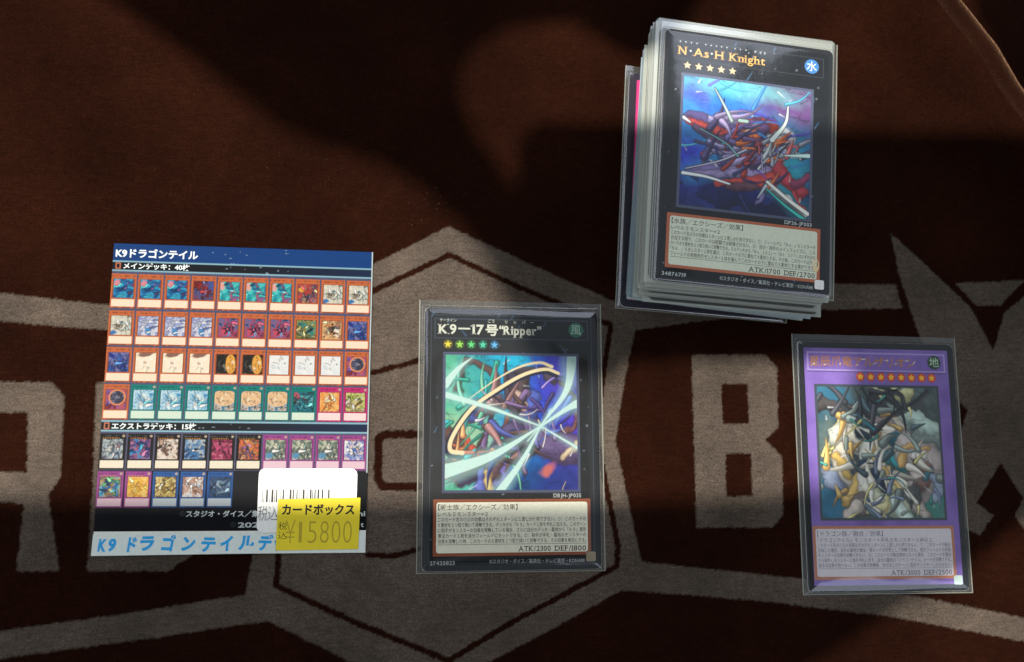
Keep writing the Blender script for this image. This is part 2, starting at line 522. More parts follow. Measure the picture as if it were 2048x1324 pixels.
def build_cloth():
    # fine grid where the picture looks, coarser towards the cloth's edges
    gx = np.r_[np.linspace(-620, X0, 60)[:-1], np.linspace(X0, X1, int((X1 - X0) / STEP) + 1), np.linspace(X1, 760, 60)[1:]]
    gy = np.r_[np.linspace(-560, Y0, 60)[:-1], np.linspace(Y0, Y1, int((Y1 - Y0) / STEP) + 1), np.linspace(Y1, 700, 60)[1:]]
    nx, ny = len(gx) - 1, len(gy) - 1
    X, Y = np.meshgrid(gx, gy)
    Z = cloth_z(X, Y)
    flat_rects = [(43.9, 13.8, 40, 54), (174.1, 2.1, 40, 54), (-44.3, 28, 50, 58), (118, 99, 44, 56)]
    keep = np.ones_like(Z)
    for cx, cy, hw, hh in flat_rects:
        d = np.maximum(np.abs(X - cx) - hw, np.abs(Y - cy) - hh)
        keep = np.minimum(keep, np.clip(d / 12 + 0.5, 0, 1))
    keep = keep * keep * (3 - 2 * keep)
    Z = Z * keep - 0.12 * (1 - keep)
    # pile: tiny uneven tufts
    Z = Z + 0.05 * (fbm(X * 0.9, Y * 0.9, 3, 3) - 0.5)
    # ink mask, with the pile wandering across the edges
    wx = X + 0.9 * (fbm(X * 1.1, Y * 1.1, 21, 3) - 0.5); wy = Y + 0.9 * (fbm(X * 1.1, Y * 1.1, 31, 3) - 0.5)
    m = np.zeros_like(X)
    for sx, sy in ((-.15, -.15), (.15, -.15), (.15, .15), (-.15, .15)):
        k = np.zeros_like(X)
        for g in GREY: k = np.maximum(k, poly(wx + sx, wy + sy, g))
        for g in BROWN:
            if g: k = k * (1 - poly(wx + sx, wy + sy, g))
        m += k / 4
    for pts, hw in LINES:
        m = m * np.clip((seg_dist(wx, wy, pts) - hw) / 0.3 + 0.5, 0, 1)
    co = np.stack([X, Y, Z], -1).reshape(-1, 3) * MM
    idx = np.arange((nx + 1) * (ny + 1)).reshape(ny + 1, nx + 1)
    q = np.stack([idx[:-1, :-1], idx[:-1, 1:], idx[1:, 1:], idx[1:, :-1]], -1).reshape(-1)
    me = bpy.data.meshes.new('cloth')
    me.vertices.add(len(co)); me.vertices.foreach_set('co', co.ravel())
    me.loops.add(len(q)); me.loops.foreach_set('vertex_index', q)
    me.polygons.add(nx * ny); me.polygons.foreach_set('loop_start', np.arange(0, len(q), 4))
    me.polygons.foreach_set('use_smooth', np.ones(nx * ny, bool))
    at = me.color_attributes.new('ink', 'FLOAT_COLOR', 'POINT')
    mm = m.ravel()
    at.data.foreach_set('color', np.c_[mm, mm, mm, np.ones_like(mm)].astype(np.float32).ravel())
    me.update(); me.validate()
    # fabric
    mt = bpy.data.materials.new('brown_pile_cloth')
    nt, b = nodes_of(mt)
    at = nt.nodes.new('ShaderNodeAttribute'); at.attribute_name = 'ink'
    tc = nt.nodes.new('ShaderNodeTexCoord')
    def noise(scale, detail, rough=0.6, stretch=None):
        n = nt.nodes.new('ShaderNodeTexNoise')
        n.inputs['Scale'].default_value = scale; n.inputs['Detail'].default_value = detail; n.inputs['Roughness'].default_value = rough
        if stretch:
            mp = nt.nodes.new('ShaderNodeMapping'); mp.inputs['Scale'].default_value = stretch
            nt.links.new(tc.outputs['Object'], mp.inputs['Vector']); nt.links.new(mp.outputs['Vector'], n.inputs['Vector'])
        else:
            nt.links.new(tc.outputs['Object'], n.inputs['Vector'])
        return n
    def mrange(src, lo, hi, a=0.3, c=0.7):
        r = nt.nodes.new('ShaderNodeMapRange')
        r.inputs['From Min'].default_value = a; r.inputs['From Max'].default_value = c
        r.inputs['To Min'].default_value = lo; r.inputs['To Max'].default_value = hi
        nt.links.new(src, r.inputs['Value']); return r.outputs['Result']
    def mul(a, c):
        n = nt.nodes.new('ShaderNodeMath'); n.operation = 'MULTIPLY'
        nt.links.new(a, n.inputs[0]); nt.links.new(c, n.inputs[1]); return n.outputs[0]
    fine = noise(2300, 3, 0.7); mid = noise(420, 3); big = noise(20, 3)
    warp = noise(900, 2, 0.6, (0.25, 1.6, 1))
    tone = mul(mul(mrange(fine.outputs['Fac'], 0.5, 1.5), mrange(mid.outputs['Fac'], 0.88, 1.12)),
               mul(mrange(big.outputs['Fac'], 0.68, 1.32), mrange(warp.outputs['Fac'], 0.85, 1.15)))
    mix = nt.nodes.new('ShaderNodeMix'); mix.data_type = 'RGBA'
    mix.inputs['A'].default_value = (0.0126, 0.0035, 0.0017, 1)
    mix.inputs['B'].default_value = (0.073, 0.057, 0.046, 1)
    nt.links.new(at.outputs['Fac'], mix.inputs['Factor'])
    sc = nt.nodes.new('ShaderNodeVectorMath'); sc.operation = 'SCALE'
    nt.links.new(mix.outputs['Result'], sc.inputs[0]); nt.links.new(tone, sc.inputs['Scale'])
    nt.links.new(sc.outputs['Vector'], b.inputs['Base Color'])
    b.inputs['Roughness'].default_value = 0.85
    b.inputs['Specular IOR Level'].default_value = 0.02
    b.inputs['Sheen Weight'].default_value = 0.55
    b.inputs['Sheen Roughness'].default_value = 0.22
    b.inputs['Sheen Tint'].default_value = (1.0, 0.56, 0.34, 1)
    bp = nt.nodes.new('ShaderNodeBump'); bp.inputs['Strength'].default_value = 0.7; bp.inputs['Distance'].default_value = 0.0004
    nt.links.new(fine.outputs['Fac'], bp.inputs['Height'])
    nt.links.new(bp.outputs['Normal'], b.inputs['Normal'])
    o = link('cloth', me, mt)
    tag(o, 'dark brown pile cloth with a grey hexagon emblem and block letters', 'cloth', kind='structure')
    return o
build_cloth()

# ================================================================== printed pictures (abstract stand-ins)
def art_slashes(u, v):
    """Green to blue swirl crossed by pale blades of light."""
    w = u + 0.11 * (fbm(u * 4, v * 4, 5) - .5) + .05 * (fbm(u * 14, v * 14, 6, 2) - .5); q = v + 0.11 * (fbm(u * 4, v * 4, 9) - .5) + .05 * (fbm(u * 14, v * 14, 7, 2) - .5)
    img = ramp(0.15 + 0.85 * w + 0.25 * (fbm(u * 5, v * 5, 11) - .5), [(60, 168, 132), (96, 196, 160), (36, 170, 186), (24, 120, 220), (52, 66, 205), (92, 62, 190)])
    img = over(img, 0.8 * blob(w, q, .14, .32, .26, .24, 0, .6), (170, 214, 170))
    img = over(img, 0.9 * blob(w, q, .50, .95, .14, .16, .6, .6), (24, 190, 226))
    img = over(img, 0.8 * blob(w, q, .62, .18, .14, .2, -.3, .6), (18, 120, 200))
    img = over(img, 0.8 * blob(w, q, .78, .06, .35, .16, 0, .8), (22, 52, 120))
    img = over(img, 0.7 * (fbm(u * 7, v * 7, 40) > .58) * blob(w, q, .3, .06, .3, .12, 0, .8), (14, 40, 66))
    for pts, c0, c1, col in (
        ([(0, .42), (.10, .33), (.05, .22), (0, .18)], .045, .03, (86, 56, 50)), ([(.10, .72), (.12, .88), (.22, .93), (.33, .86), (.38, .74)], .02, .03, (88, 66, 62)),
        ([(.16, .20), (.30, .38), (.33, .55)], .02, .012, (60, 48, 56)), ([(.32, .44), (.42, .42), (.46, .55), (.52, .62)], .022, .016, (110, 64, 46)),
        ([(.02, .18), (.10, .27), (.14, .36)], .025, .012, (214, 120, 66)), ([(.20, .22), (.14, .36), (.10, .44)], .03, .01, (196, 74, 58)),
        ([(.86, .86), (.95, .76), (.99, .66)], .02, .02, (92, 54, 52)), ([(.98, .6), (.95, .46), (.86, .38), (.90, .44)], .012, .016, (120, 78, 78))):
        img = paint(img, w, q, [(pts, c0, c1, col)])
    # dark drifting mass on the diagonal
    for pts, c0, c1, col in (
        ([(.54, .80), (.60, .62), (.58, .48), (.48, .34)], .09, .10, (52, 44, 66)), ([(.60, .52), (.72, .36), (.98, .27)], .08, .10, (92, 74, 118)),
        ([(.50, .40), (.36, .22), (.10, .06)], .09, .05, (78, 64, 104)), ([(.44, .30), (.34, .12), (.31, .03)], .05, .05, (104, 78, 88)),
        ([(.52, .30), (.44, .14), (.38, .05)], .03, .02, (112, 96, 172)), ([(.28, .10), (.27, .02)], .04, .04, (96, 110, 190)),
        ([(.33, .12), (.35, .03)], .02, .02, (226, 186, 120)), ([(.40, .64), (.26, .58), (.16, .52)], .05, .05, (112, 84, 96)),
        ([(.22, .62), (.17, .54), (.24, .50)], .035, .02, (70, 84, 158)), ([(.60, .82), (.56, .66)], .05, .03, (70, 54, 58)),
        ([(.67, .66), (.63, .54)], .06, .05, (74, 92, 178)), ([(.82, .82), (.72, .90), (.58, .90)], .04, .03, (66, 56, 70)),
        ([(.50, .70), (.58, .60)], .03, .03, (196, 160, 150)), ([(.90, .24), (.99, .30)], .02, .02, (226, 196, 160))):
        img = paint(img, w, q, [(pts, c0, c1, col)], .02)
    img = facets(img, u, v, 92)
    img = ribbons(img, u, v, 201, 16, [(40, 150, 130), (120, 210, 170), (60, 190, 200)], .2, .5, .2, (.15, .4), (.008, .02), edge=(20, 84, 84))
    img = ribbons(img, u, v, 202, 26, [(60, 46, 58), (92, 64, 60), (118, 92, 140), (74, 84, 160), (150, 110, 110)], .52, .42, .15, (.12, .36), (.012, .034))
    img = ribbons(img, u, v, 203, 12, [(196, 96, 70), (214, 150, 100), (92, 58, 52)], .12, .28, .10, (.12, .3), (.008, .022))
    img = ribbons(img, u, v, 204, 14, [(96, 120, 226), (140, 120, 214), (70, 56, 120)], .84, .62, .14, (.1, .3), (.006, .018), edge=(30, 30, 96))
    img = ribbons(img, u, v, 205, 12, [(220, 214, 232), (200, 176, 170)], .55, .45, .2, (.06, .16), (.004, .010))
    # curved cream sweep with a dark back
    sw = [(.13, .27), (.04, .29), (.06, .40), (.20, .60), (.42, .76), (.60, .86), (.76, .90), (.86, .87)]
    img = over(img, stroke(u + .014, v + .018, sw, .03, .018, .008), (30, 34, 62))
    img = over(img, stroke(u, v, sw, .016, .011, .006), (250, 232, 186))
    img = over(img, stroke(u + .05, v - .05, sw[3:], .002, .012, .006), (250, 232, 186))
    for pts, c0, c1 in (([(0, .70), (.35, .60), (.72, .47)], .022, .004), ([(.72, .47), (1.0, .31)], .004, .010), ([(-.02, .13), (.35, .25), (.72, .47)], .052, .004),
                        ([(.72, .47), (.92, .60), (1.0, .64)], .006, .03), ([(.40, -.02), (.58, .22), (.72, .47)], .03, .004), ([(.74, .50), (.92, .74), (.97, 1.0)], .004, .04),
                        ([(0, .78), (.10, .90), (.2, .98)], .03, .002), ([(.62, .36), (.74, .50), (.80, .60)], .004, .003)):
        img = over(img, .95 * stroke(u, v, pts, c0, c1, .006), (222, 248, 238))
        img = over(img, .35 * stroke(u, v, pts, c0 * 2.2, c1 * 2.4, .05), (180, 236, 236))
    img = over(img, .8 * blob(w, q, .77, .16, .07, .03, .5, .8), (226, 120, 92))
    return img

def art_current(u, v):
    """Deep blue water with violet and red wedge forms drifting through it."""
    w = u + 0.10 * (fbm(u * 4, v * 4, 15) - .5) + .05 * (fbm(u * 14, v * 14, 16, 2) - .5); q = v + 0.10 * (fbm(u * 4, v * 4, 19) - .5) + .05 * (fbm(u * 14, v * 14, 17, 2) - .5)
    img = ramp(np.clip(1 - q, 0, 1) * .75 + .35 * (fbm(u * 5, v * 3, 21) - .3), [(60, 186, 206), (52, 128, 202), (40, 66, 188), (30, 40, 120), (22, 26, 66), (18, 20, 40)])
    img = over(img, .8 * blob(w, q, .86, .88, .34, .22, -.3, .9), (112, 44, 96))
    img = over(img, .7 * blob(w, q, .08, .82, .14, .3, 0, .9), (58, 44, 190))
    img = over(img, .7 * blob(w, q, .06, .50, .2, .26, 0, .9), (56, 62, 206))
    img = over(img, .7 * blob(w, q, .42, .94, .4, .08, -.1, .9), (112, 196, 200))
    img = over(img, .6 * blob(w, q, .82, .50, .26, .22, 0, .9), (40, 160, 170))
    img = over(img, .6 * (fbm(u * 9, v * 9, 50) > .56) * blob(w, q, .3, .12, .4, .16, 0, .7), (44, 56, 132))
    glow = [([(.02, .66), (.30, .56), (.62, .56)], .16, .12), ([(.04, .26), (.4, .38), (.8, .36)], .06, .16), ([(.66, .3), (.98, .02)], .1, .06)]
    for pts, a, c in glow: img = over(img, .45 * stroke(w, q, pts, a, c, .10), (52, 170, 190))
    for pts, a, c, col in (
        ([(.01, .68), (.20, .67), (.50, .62)], .02, .085, (72, 62, 110)), ([(.02, .64), (.20, .62), (.40, .55)], .02, .06, (176, 66, 62)),
        ([(.10, .60), (.26, .54), (.44, .50)], .03, .06, (82, 62, 92)), ([(.24, .70), (.46, .69)], .03, .03, (128, 120, 166)),
        ([(.44, .44), (.52, .58), (.62, .60)], .12, .13, (148, 54, 40)), ([(.45, .55), (.55, .66), (.64, .62)], .06, .05, (84, 60, 104)),
        ([(.42, .50), (.48, .58), (.58, .56)], .05, .04, (226, 112, 58)), ([(.47, .60), (.58, .66)], .012, .02, (236, 150, 76)), ([(.50, .50), (.64, .53)], .02, .012, (172, 196, 206)),
        ([(.02, .26), (.28, .34), (.66, .43)], .008, .11, (98, 88, 138)), ([(.30, .36), (.48, .45), (.60, .52)], .01, .05, (66, 60, 104)),
        ([(.10, .27), (.40, .31), (.66, .33)], .012, .06, (132, 118, 160)), ([(.30, .22), (.52, .24), (.74, .30)], .02, .06, (170, 58, 54)),
        ([(.40, .19), (.58, .21)], .03, .03, (84, 52, 66)), ([(.74, .40), (.80, .28), (.92, .22)], .05, .05, (160, 48, 62)), ([(.86, .26), (.98, .34)], .03, .03, (120, 46, 80)),
        ([(.72, .56), (.82, .62), (.80, .50)], .05, .05, (176, 182, 190)), 
        ([(.84, .54), (.99, .60)], .012, .006, (190, 90, 96)), ([(.80, .47), (.99, .49)], .006, .018, (200, 238, 232)),
        ([(.64, .22), (.62, .12), (.58, .04)], .02, .004, (120, 110, 160)),
        ([(.66, .22), (.82, .10), (.99, .01)], .04, .022, (84, 90, 92)), ([(.68, .24), (.84, .13), (.99, .05)], .014, .008, (226, 232, 226)), ([(.86, .20), (.97, .08)], .016, .004, (186, 62, 66))):
        img = paint(img, w, q, [(pts, a, c, col)])
    img = facets(img, u, v, 93)
    img = ribbons(img, u, v, 211, 18, [(60, 130, 200), (80, 190, 206), (90, 70, 180)], .4, .86, .25, (.15, .4), (.006, .014), .1, (30, 60, 140), .7)
    img = ribbons(img, u, v, 212, 24, [(98, 88, 140), (72, 62, 108), (140, 128, 170), (168, 60, 54)], .34, .48, .16, (.14, .34), (.010, .028), .25)
    img = ribbons(img, u, v, 213, 20, [(170, 56, 50), (226, 112, 58), (110, 44, 60), (84, 62, 104)], .62, .42, .12, (.1, .26), (.010, .026), .5)
    img = ribbons(img, u, v, 214, 16, [(206, 216, 220), (150, 156, 170), (196, 90, 90)], .80, .48, .11, (.08, .22), (.006, .018), 1.0)
    img = ribbons(img, u, v, 215, 10, [(46, 56, 130), (30, 40, 90)], .3, .12, .2, (.1, .3), (.008, .02), edge=(14, 16, 40), fade=.7)
    for pts, a, c, col in (([(.02, .245), (.2, .235), (.38, .20)], .012, .006, (232, 238, 240)), ([(.67, .25), (.84, .13), (.99, .04)], .010, .014, (236, 238, 230)), ([(.66, .20), (.82, .08), (.97, -.01)], .004, .012, (60, 196, 186)),
                           ([(.70, .58), (.80, .72), (.82, .86)], .018, .003, (226, 238, 232)), ([(.24, .93), (.32, .80), (.38, .69)], .003, .012, (176, 196, 190)), ([(.44, .70), (.50, .70)], .012, .012, (170, 200, 190)),
                           ([(.80, .47), (.99, .49)], .004, .016, (210, 244, 238)), ([(.04, .28), (.30, .37), (.50, .48)], .003, .006, (206, 204, 226)), ([(.01, .67), (.06, .64)], .012, .006, (220, 226, 236)),
                           ([(.14, .60), (.34, .51), (.44, .42)], .002, .004, (150, 220, 220)), ([(.60, .12), (.66, .22)], .003, .010, (190, 200, 216)), ([(.62, .46), (.63, .34)], .004, .004, (176, 170, 204))):
        img = over(img, stroke(u, v, pts, a + .006, c + .005, .008), (34, 34, 58))
        img = over(img, stroke(u, v, pts, a, c, .006), col)
    return img

def art_swirl(u, v):
    """Ivory and ochre rolling forms over dusky teal."""
    w = u + 0.12 * (fbm(u * 5, v * 5, 25) - .5) + .06 * (fbm(u * 15, v * 15, 26, 2) - .5); q = v + 0.12 * (fbm(u * 5, v * 5, 29) - .5) + .06 * (fbm(u * 15, v * 15, 27, 2) - .5)
    img = ramp(fbm(u * 5 + 2, v * 5, 33), [(34, 58, 72), (54, 84, 92), (88, 106, 104), (58, 62, 64), (40, 96, 110)])
    img = over(img, .9 * blob(w, q, .08, .92, .2, .14, -.4, .7), (44, 104, 132))
    img = over(img, .9 * blob(w, q, .08, .14, .16, .22, 0, .7), (36, 104, 136))
    img = over(img, .7 * blob(w, q, .93, .2, .14, .3, 0, .8), (46, 128, 116))
    for pts, a, c, col in (
        ([(.03, .44), (.10, .62), (.20, .76)], .02, .02, (226, 212, 130)), ([(.08, .46), (.16, .66)], .012, .012, (204, 196, 120)),
        ([(.0, .86), (.2, .82), (.4, .78)], .05, .03, (60, 56, 56)), ([(.60, .8), (.84, .70), (.98, .60)], .06, .10, (108, 124, 118)),
        ([(.36, .76), (.30, .70), (.14, .62)], .06, .08, (168, 172, 160)), ([(.66, .74), (.8, .76), (.96, .66)], .05, .05, (160, 182, 172)),
        ([(.78, .98), (.70, .92), (.62, .96)], .05, .05, (190, 188, 136)), ([(.44, .94), (.56, .92)], .05, .05, (196, 190, 150)),
        ([(.34, .58), (.50, .66), (.64, .62)], .11, .12, (204, 196, 178)), ([(.46, .70), (.56, .74), (.62, .68)], .04, .03, (130, 118, 118)),
        ([(.40, .54), (.42, .44), (.43, .36)], .07, .05, (214, 216, 196)), ([(.52, .52), (.50, .40), (.52, .34)], .06, .04, (188, 190, 166)),
        ([(.48, .62), (.44, .48)], .02, .015, (186, 150, 88)), ([(.54, .56), (.62, .62)], .015, .012, (196, 158, 92)),
        ([(.34, .62), (.38, .60)], .045, .04, (28, 44, 58)), ([(.62, .58), (.70, .54)], .06, .05, (30, 82, 100)), ([(.60, .44), (.66, .40)], .07, .06, (40, 134, 140)),
        ([(.20, .46), (.18, .36), (.22, .28)], .09, .08, (180, 172, 156)), ([(.14, .44), (.22, .32)], .035, .035, (196, 160, 84)), ([(.28, .42), (.34, .32)], .05, .04, (70, 80, 84)),
        ([(.76, .50), (.86, .40), (.82, .28)], .15, .13, (172, 162, 158)), ([(.66, .40), (.74, .55), (.90, .52)], .03, .02, (196, 156, 96)), ([(.80, .44), (.88, .34), (.80, .26)], .05, .06, (112, 82, 74)),
        ([(.78, .46), (.86, .48)], .03, .03, (210, 204, 196)), ([(.84, .32), (.90, .36)], .03, .03, (48, 96, 106)),
        ([(.42, .34), (.46, .22)], .10, .07, (28, 46, 70)), ([(.32, .30), (.26, .20), (.20, .15)], .06, .05, (196, 160, 92)), ([(.36, .30), (.34, .22)], .06, .06, (222, 216, 196)),
        ([(.56, .32), (.62, .22), (.66, .16)], .06, .05, (198, 166, 104)), ([(.53, .32), (.56, .24)], .025, .02, (222, 214, 196)), ([(.30, .12), (.34, .06)], .06, .06, (96, 88, 88)),
        ([(.24, .03), (.30, .10)], .05, .04, (180, 170, 160)), ([(.70, .16), (.80, .10), (.86, .02)], .06, .05, (150, 142, 134)), ([(.76, .2), (.72, .14)], .06, .05, (76, 80, 80)),
        ([(.42, .16), (.52, .10), (.66, .05)], .05, .08, (164, 170, 146)), ([(.40, .05), (.50, .12), (.58, .18)], .03, .02, (204, 198, 144)), ([(.58, .10), (.68, .02)], .04, .05, (176, 200, 188)),
        ([(.04, .34), (.10, .28), (.14, .22)], .05, .05, (120, 132, 156)), ([(.92, .30), (.97, .24), (.94, .16)], .03, .04, (116, 130, 150))):
        img = paint(img, w, q, [(pts, a, c, col)], .016)
    for pts, a, c in (([(.18, .88), (.28, .80), (.38, .84), (.42, .80)], .02, .045), ([(.44, .84), (.52, .86), (.62, .80), (.78, .86), (.92, .97)], .045, .02),
                      ([(.42, .86), (.46, .95), (.50, .90)], .03, .03), ([(.54, .88), (.62, .96), (.70, .94), (.72, .86)], .025, .02)):
        img = over(img, stroke(u, v, pts, a, c, .012), (44, 46, 50))
        img = over(img, .5 * stroke(u - .008, v + .012, pts, a * .35, c * .35, .02), (88, 92, 98))
    img = facets(img, u, v, 91)
    img = ribbons(img, u, v, 221, 40, [(214, 208, 190), (176, 172, 160), (196, 158, 92), (120, 134, 130), (64, 84, 92), (228, 222, 200)], .46, .48, .20, (.10, .26), (.014, .036), edge=(34, 40, 46))
    img = ribbons(img, u, v, 222, 26, [(206, 202, 190), (150, 160, 150), (196, 160, 96), (110, 124, 150)], .5, .16, .22, (.08, .22), (.010, .026), edge=(34, 44, 48))
    img = ribbons(img, u, v, 223, 12, [(44, 46, 52), (60, 62, 70)], .5, .86, .14, (.2, .4), (.014, .03), edge=(20, 22, 26))
    img = ribbons(img, u, v, 224, 16, [(40, 116, 130), (60, 140, 130), (216, 206, 130)], .5, .5, .32, (.06, .2), (.006, .016), edge=(24, 50, 58))
    return img

# ================================================================== a sleeved card
SW, SH = 62.12, 89.29          # sleeve
def sleeve_mesh(name, dx, dy, card_top, bulge, floor=0.1, seed=0):
    """Front and back film of a sleeve around a 59 x 86 card; dx, dy = sleeve centre relative to the card."""
    rs = random.Random(seed)
    xs = sorted(set([round(v, 3) for v in np.r_[np.linspace(-SW / 2, SW / 2, 49), np.linspace(-SW / 2, -SW / 2 + 7, 22), np.linspace(SW / 2 - 7, SW / 2, 22)]]))
    ys = sorted(set([round(v, 3) for v in np.r_[np.linspace(-SH / 2, SH / 2, 65), np.linspace(-SH / 2, -SH / 2 + 7, 22), np.linspace(SH / 2 - 8, SH / 2, 24)]]))
    X, Y = np.meshgrid(np.array(xs) + dx, np.array(ys) + dy)
    din = np.minimum(29.5 - np.abs(X), 43 - np.abs(Y))                  # > 0 inside the card
    rim = np.clip((din + 0.9) / 1.0, 0, 1)
    rim = rim * rim * (3 - 2 * rim)
    wav = 0.75 + .5 * fbm(X / 17.0 + seed, Y / 17.0, 41 + seed, 2)
    Z = floor + 0.12 + (card_top - floor - 0.04) * rim + bulge * wav * (1 - np.exp(-np.clip(din + 0.4, 0, 99) / 2.0)) * (rim > 0)
    ny, nx = X.shape
    V = list(zip(X.ravel(), Y.ravel(), Z.ravel()))
    F = []
    for j in range(ny - 1):
        for i in range(nx - 1):
            F.append([j * nx + i, j * nx + i + 1, (j + 1) * nx + i + 1, (j + 1) * nx + i])
    mi = [0] * len(F)
    b = len(V)
    V += [(xs[0] + dx, ys[0] + dy, floor), (xs[-1] + dx, ys[0] + dy, floor), (xs[-1] + dx, ys[-1] + dy, floor), (xs[0] + dx, ys[-1] + dy, floor)]
    F.append([b, b + 1, b + 2, b + 3]); mi.append(1)
    # welded edges (left, bottom, right); the top stays open
    edge = [(0, j) for j in range(ny - 1, -1, -1)] + [(i, 0) for i in range(1, nx)] + [(nx - 1, j) for j in range(1, ny)]
    e0 = len(V)
    for (i, j) in edge: V.append((X[j, i], Y[j, i], floor))
    for k in range(len(edge) - 1):
        i, j = edge[k]; i2, j2 = edge[k + 1]
        F.append([j * nx + i, e0 + k, e0 + k + 1, j2 * nx + i2]); mi.append(0)
    return mesh(name, V, F, mi, smooth=True)

SEAM = film_mat('sleeve_seam_film', 0.35, (0.50, 0.52, 0.42), rough=0.3)

def sleeved_card(label, pose, floor_z, spec, group=None, seed=0):
    t = tag(empty('sleeved_card', (pose[0], pose[1], floor_z), pose[2]), label, 'card', group)
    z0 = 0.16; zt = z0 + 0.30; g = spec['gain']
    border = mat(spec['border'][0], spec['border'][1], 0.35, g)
    core = mat('card_core_white', (232, 230, 222), 0.6, .7)
    card = link('card', slab('card', rrect(59, 86, 2.0), z0, zt, 0.05), [border, core], t)
    tag(card, spec.get('card_label'))
    spec['print'](card, zt, g)
    sl = link('sleeve', sleeve_mesh('sleeve', spec['sleeve'][0], spec['sleeve'][1], zt + 0.16, spec.get('bulge', .5), 0.1, seed), [FILM, FILM_BACK], t)
    tag(sl, 'clear plastic card sleeve with a milky margin')
    dx, dy = spec['sleeve']
    seam = flat('seam', [rect(dx - SW / 2, dy - SH / 2, dx - SW / 2 + .35, dy + SH / 2), rect(dx + SW / 2 - .35, dy - SH / 2, dx + SW / 2, dy + SH / 2),
                         rect(dx - SW / 2 + .36, dy - SH / 2, dx + SW / 2 - .36, dy - SH / 2 + .3)], 0.245)
    link('seam', seam, SEAM, sl)
    return t

def emboss(card, name, outer, inner, z, material):
    return link(name, flat(name, [[outer, inner]], z), material, card)

def frame_black(card, zt, g, seed, streak):
    """Black card face with fine star specks and blue streaks."""
    def face(u, v):
        x = (u - .5) * 56; y = (v - .5) * 83
        img = ramp(fbm(u * 7, v * 9, 70 + seed), [(12, 14, 20), (20, 24, 32), (15, 17, 22), (28, 32, 42)])
        rs = np.random.RandomState(seed)
        for _ in range(70):
            cx, cy, r = rs.uniform(-27, 27), rs.uniform(-41, 41), rs.uniform(.12, .28)
            img = over(img, rs.uniform(.3, .9) * np.clip(1.5 - np.hypot(x - cx, y - cy) / r, 0, 1), (170, 186, 206))
        for _ in range(streak):
            cx, cy = rs.uniform(-27, 27), rs.uniform(-41, 41); L = rs.uniform(1.2, 3.4); a = math.radians(rs.choice([60, 64, 128, 88]))
            img = over(img, .75 * stroke(x, y, [(cx, cy), (cx + L * math.cos(a), cy + L * math.sin(a))], .14, .05, .25), (92, 140, 186))
        return img
    raster('printed_face', -28, -41.5, 28, 41.5, 150, 222, face, zt + .02, print_mat('card_ink_%.2f' % g, g), card)

def text_box(card, zt, g, y0, y1, lines, kind, atk, paper=(222, 220, 200), rim=(178, 98, 66), ink=(70, 70, 66), xo=0.0, halfw=26.0):
    cy, h = (y0 + y1) / 2, y1 - y0
    rm = mat('text_box_rim_%.2f' % g, rim, .4, g); pm = mat('text_box_paper_%d_%.2f' % (paper[2], g), paper, .5, max(g, 1.05)); im = mat('text_ink_%d_%.2f' % (ink[0], g), ink, .5, g)
    bx = link('text_box', flat('text_box', [rrect(halfw * 2, h, .3, 4, xo, cy)], zt + .05), rm, card)
    link('text_box_paper', flat('text_box_paper', [rrect(halfw * 2 - 2.1, h - 2.0, .8, 4, xo, cy)], zt + .07), pm, card)
    L, Rr = xo - halfw + 1.6, xo + halfw - 1.6
    acc = ([], [])
    text_into(acc, kind, L, y1 - 3.35, None, 2.05, .004)
    top = y1 - 5.35; bot = y0 + 4.15
    n = len(lines)
    for k, s in enumerate(lines):
        yy = top + (bot - top) * k / (n - 1)
        full = k > 0
        text_into(acc, s, L, yy, (Rr - L) if full else None, 1.55 if full else 1.6, .006)
    put_text('effect_lettering', acc, zt + .09, im, card)
    acc = ([], [])
    serif_into(acc, atk[0], xo + 1.9, y0 + 1.35, 10.6, 2.35); serif_into(acc, atk[1], xo + 13.9, y0 + 1.35, 10.4, 2.35)
    acc[0].extend([(L, y0 + 3.6), (Rr, y0 + 3.6), (Rr, y0 + 3.72), (L, y0 + 3.72)]); n0 = len(acc[0]) - 4
    acc[1].append([n0, n0 + 1, n0 + 2, n0 + 3])
    put_text('attack_defence_lettering', acc, zt + .09, im, card)

def badge(card, zt, g, x, y, ch, disc, rgb, ink):
    bd = link('attribute_badge', flat('attribute_badge', [circle(x, y, 2.55)], zt + .06), mat(disc, rgb, .35, g), card)
    acc = ([], [])
    text_into(acc, ch, x, y - 1.35, 3.6, 3.8, .002, 4, align='C')
    put_text('badge_lettering', acc, zt + .08, mat('badge_ink_%s' % disc, ink, .35, g), card)

def art_window(card, zt, g, x0, y0, x1, y1, func, rim, label):
    cx, cy = (x0 + x1) / 2, (y0 + y1) / 2
    emboss(card, 'art_frame', rect(x0 - .9, y0 - .9, x1 + .9, y1 + .9), rect(x0, y0, x1, y1), zt + .06, mat('art_frame_%d_%.2f' % (rim[0], g), rim, .3, g))
    a = raster('art_panel', x0, y0, x1, y1, 240, 240, func, zt + .05, print_mat('art_ink_%.2f' % g, g, .3), card)
    tag(a, label)

COPYRIGHT = '©スタジオ・ダイス／集英社・テレビ東京・KONAMI'

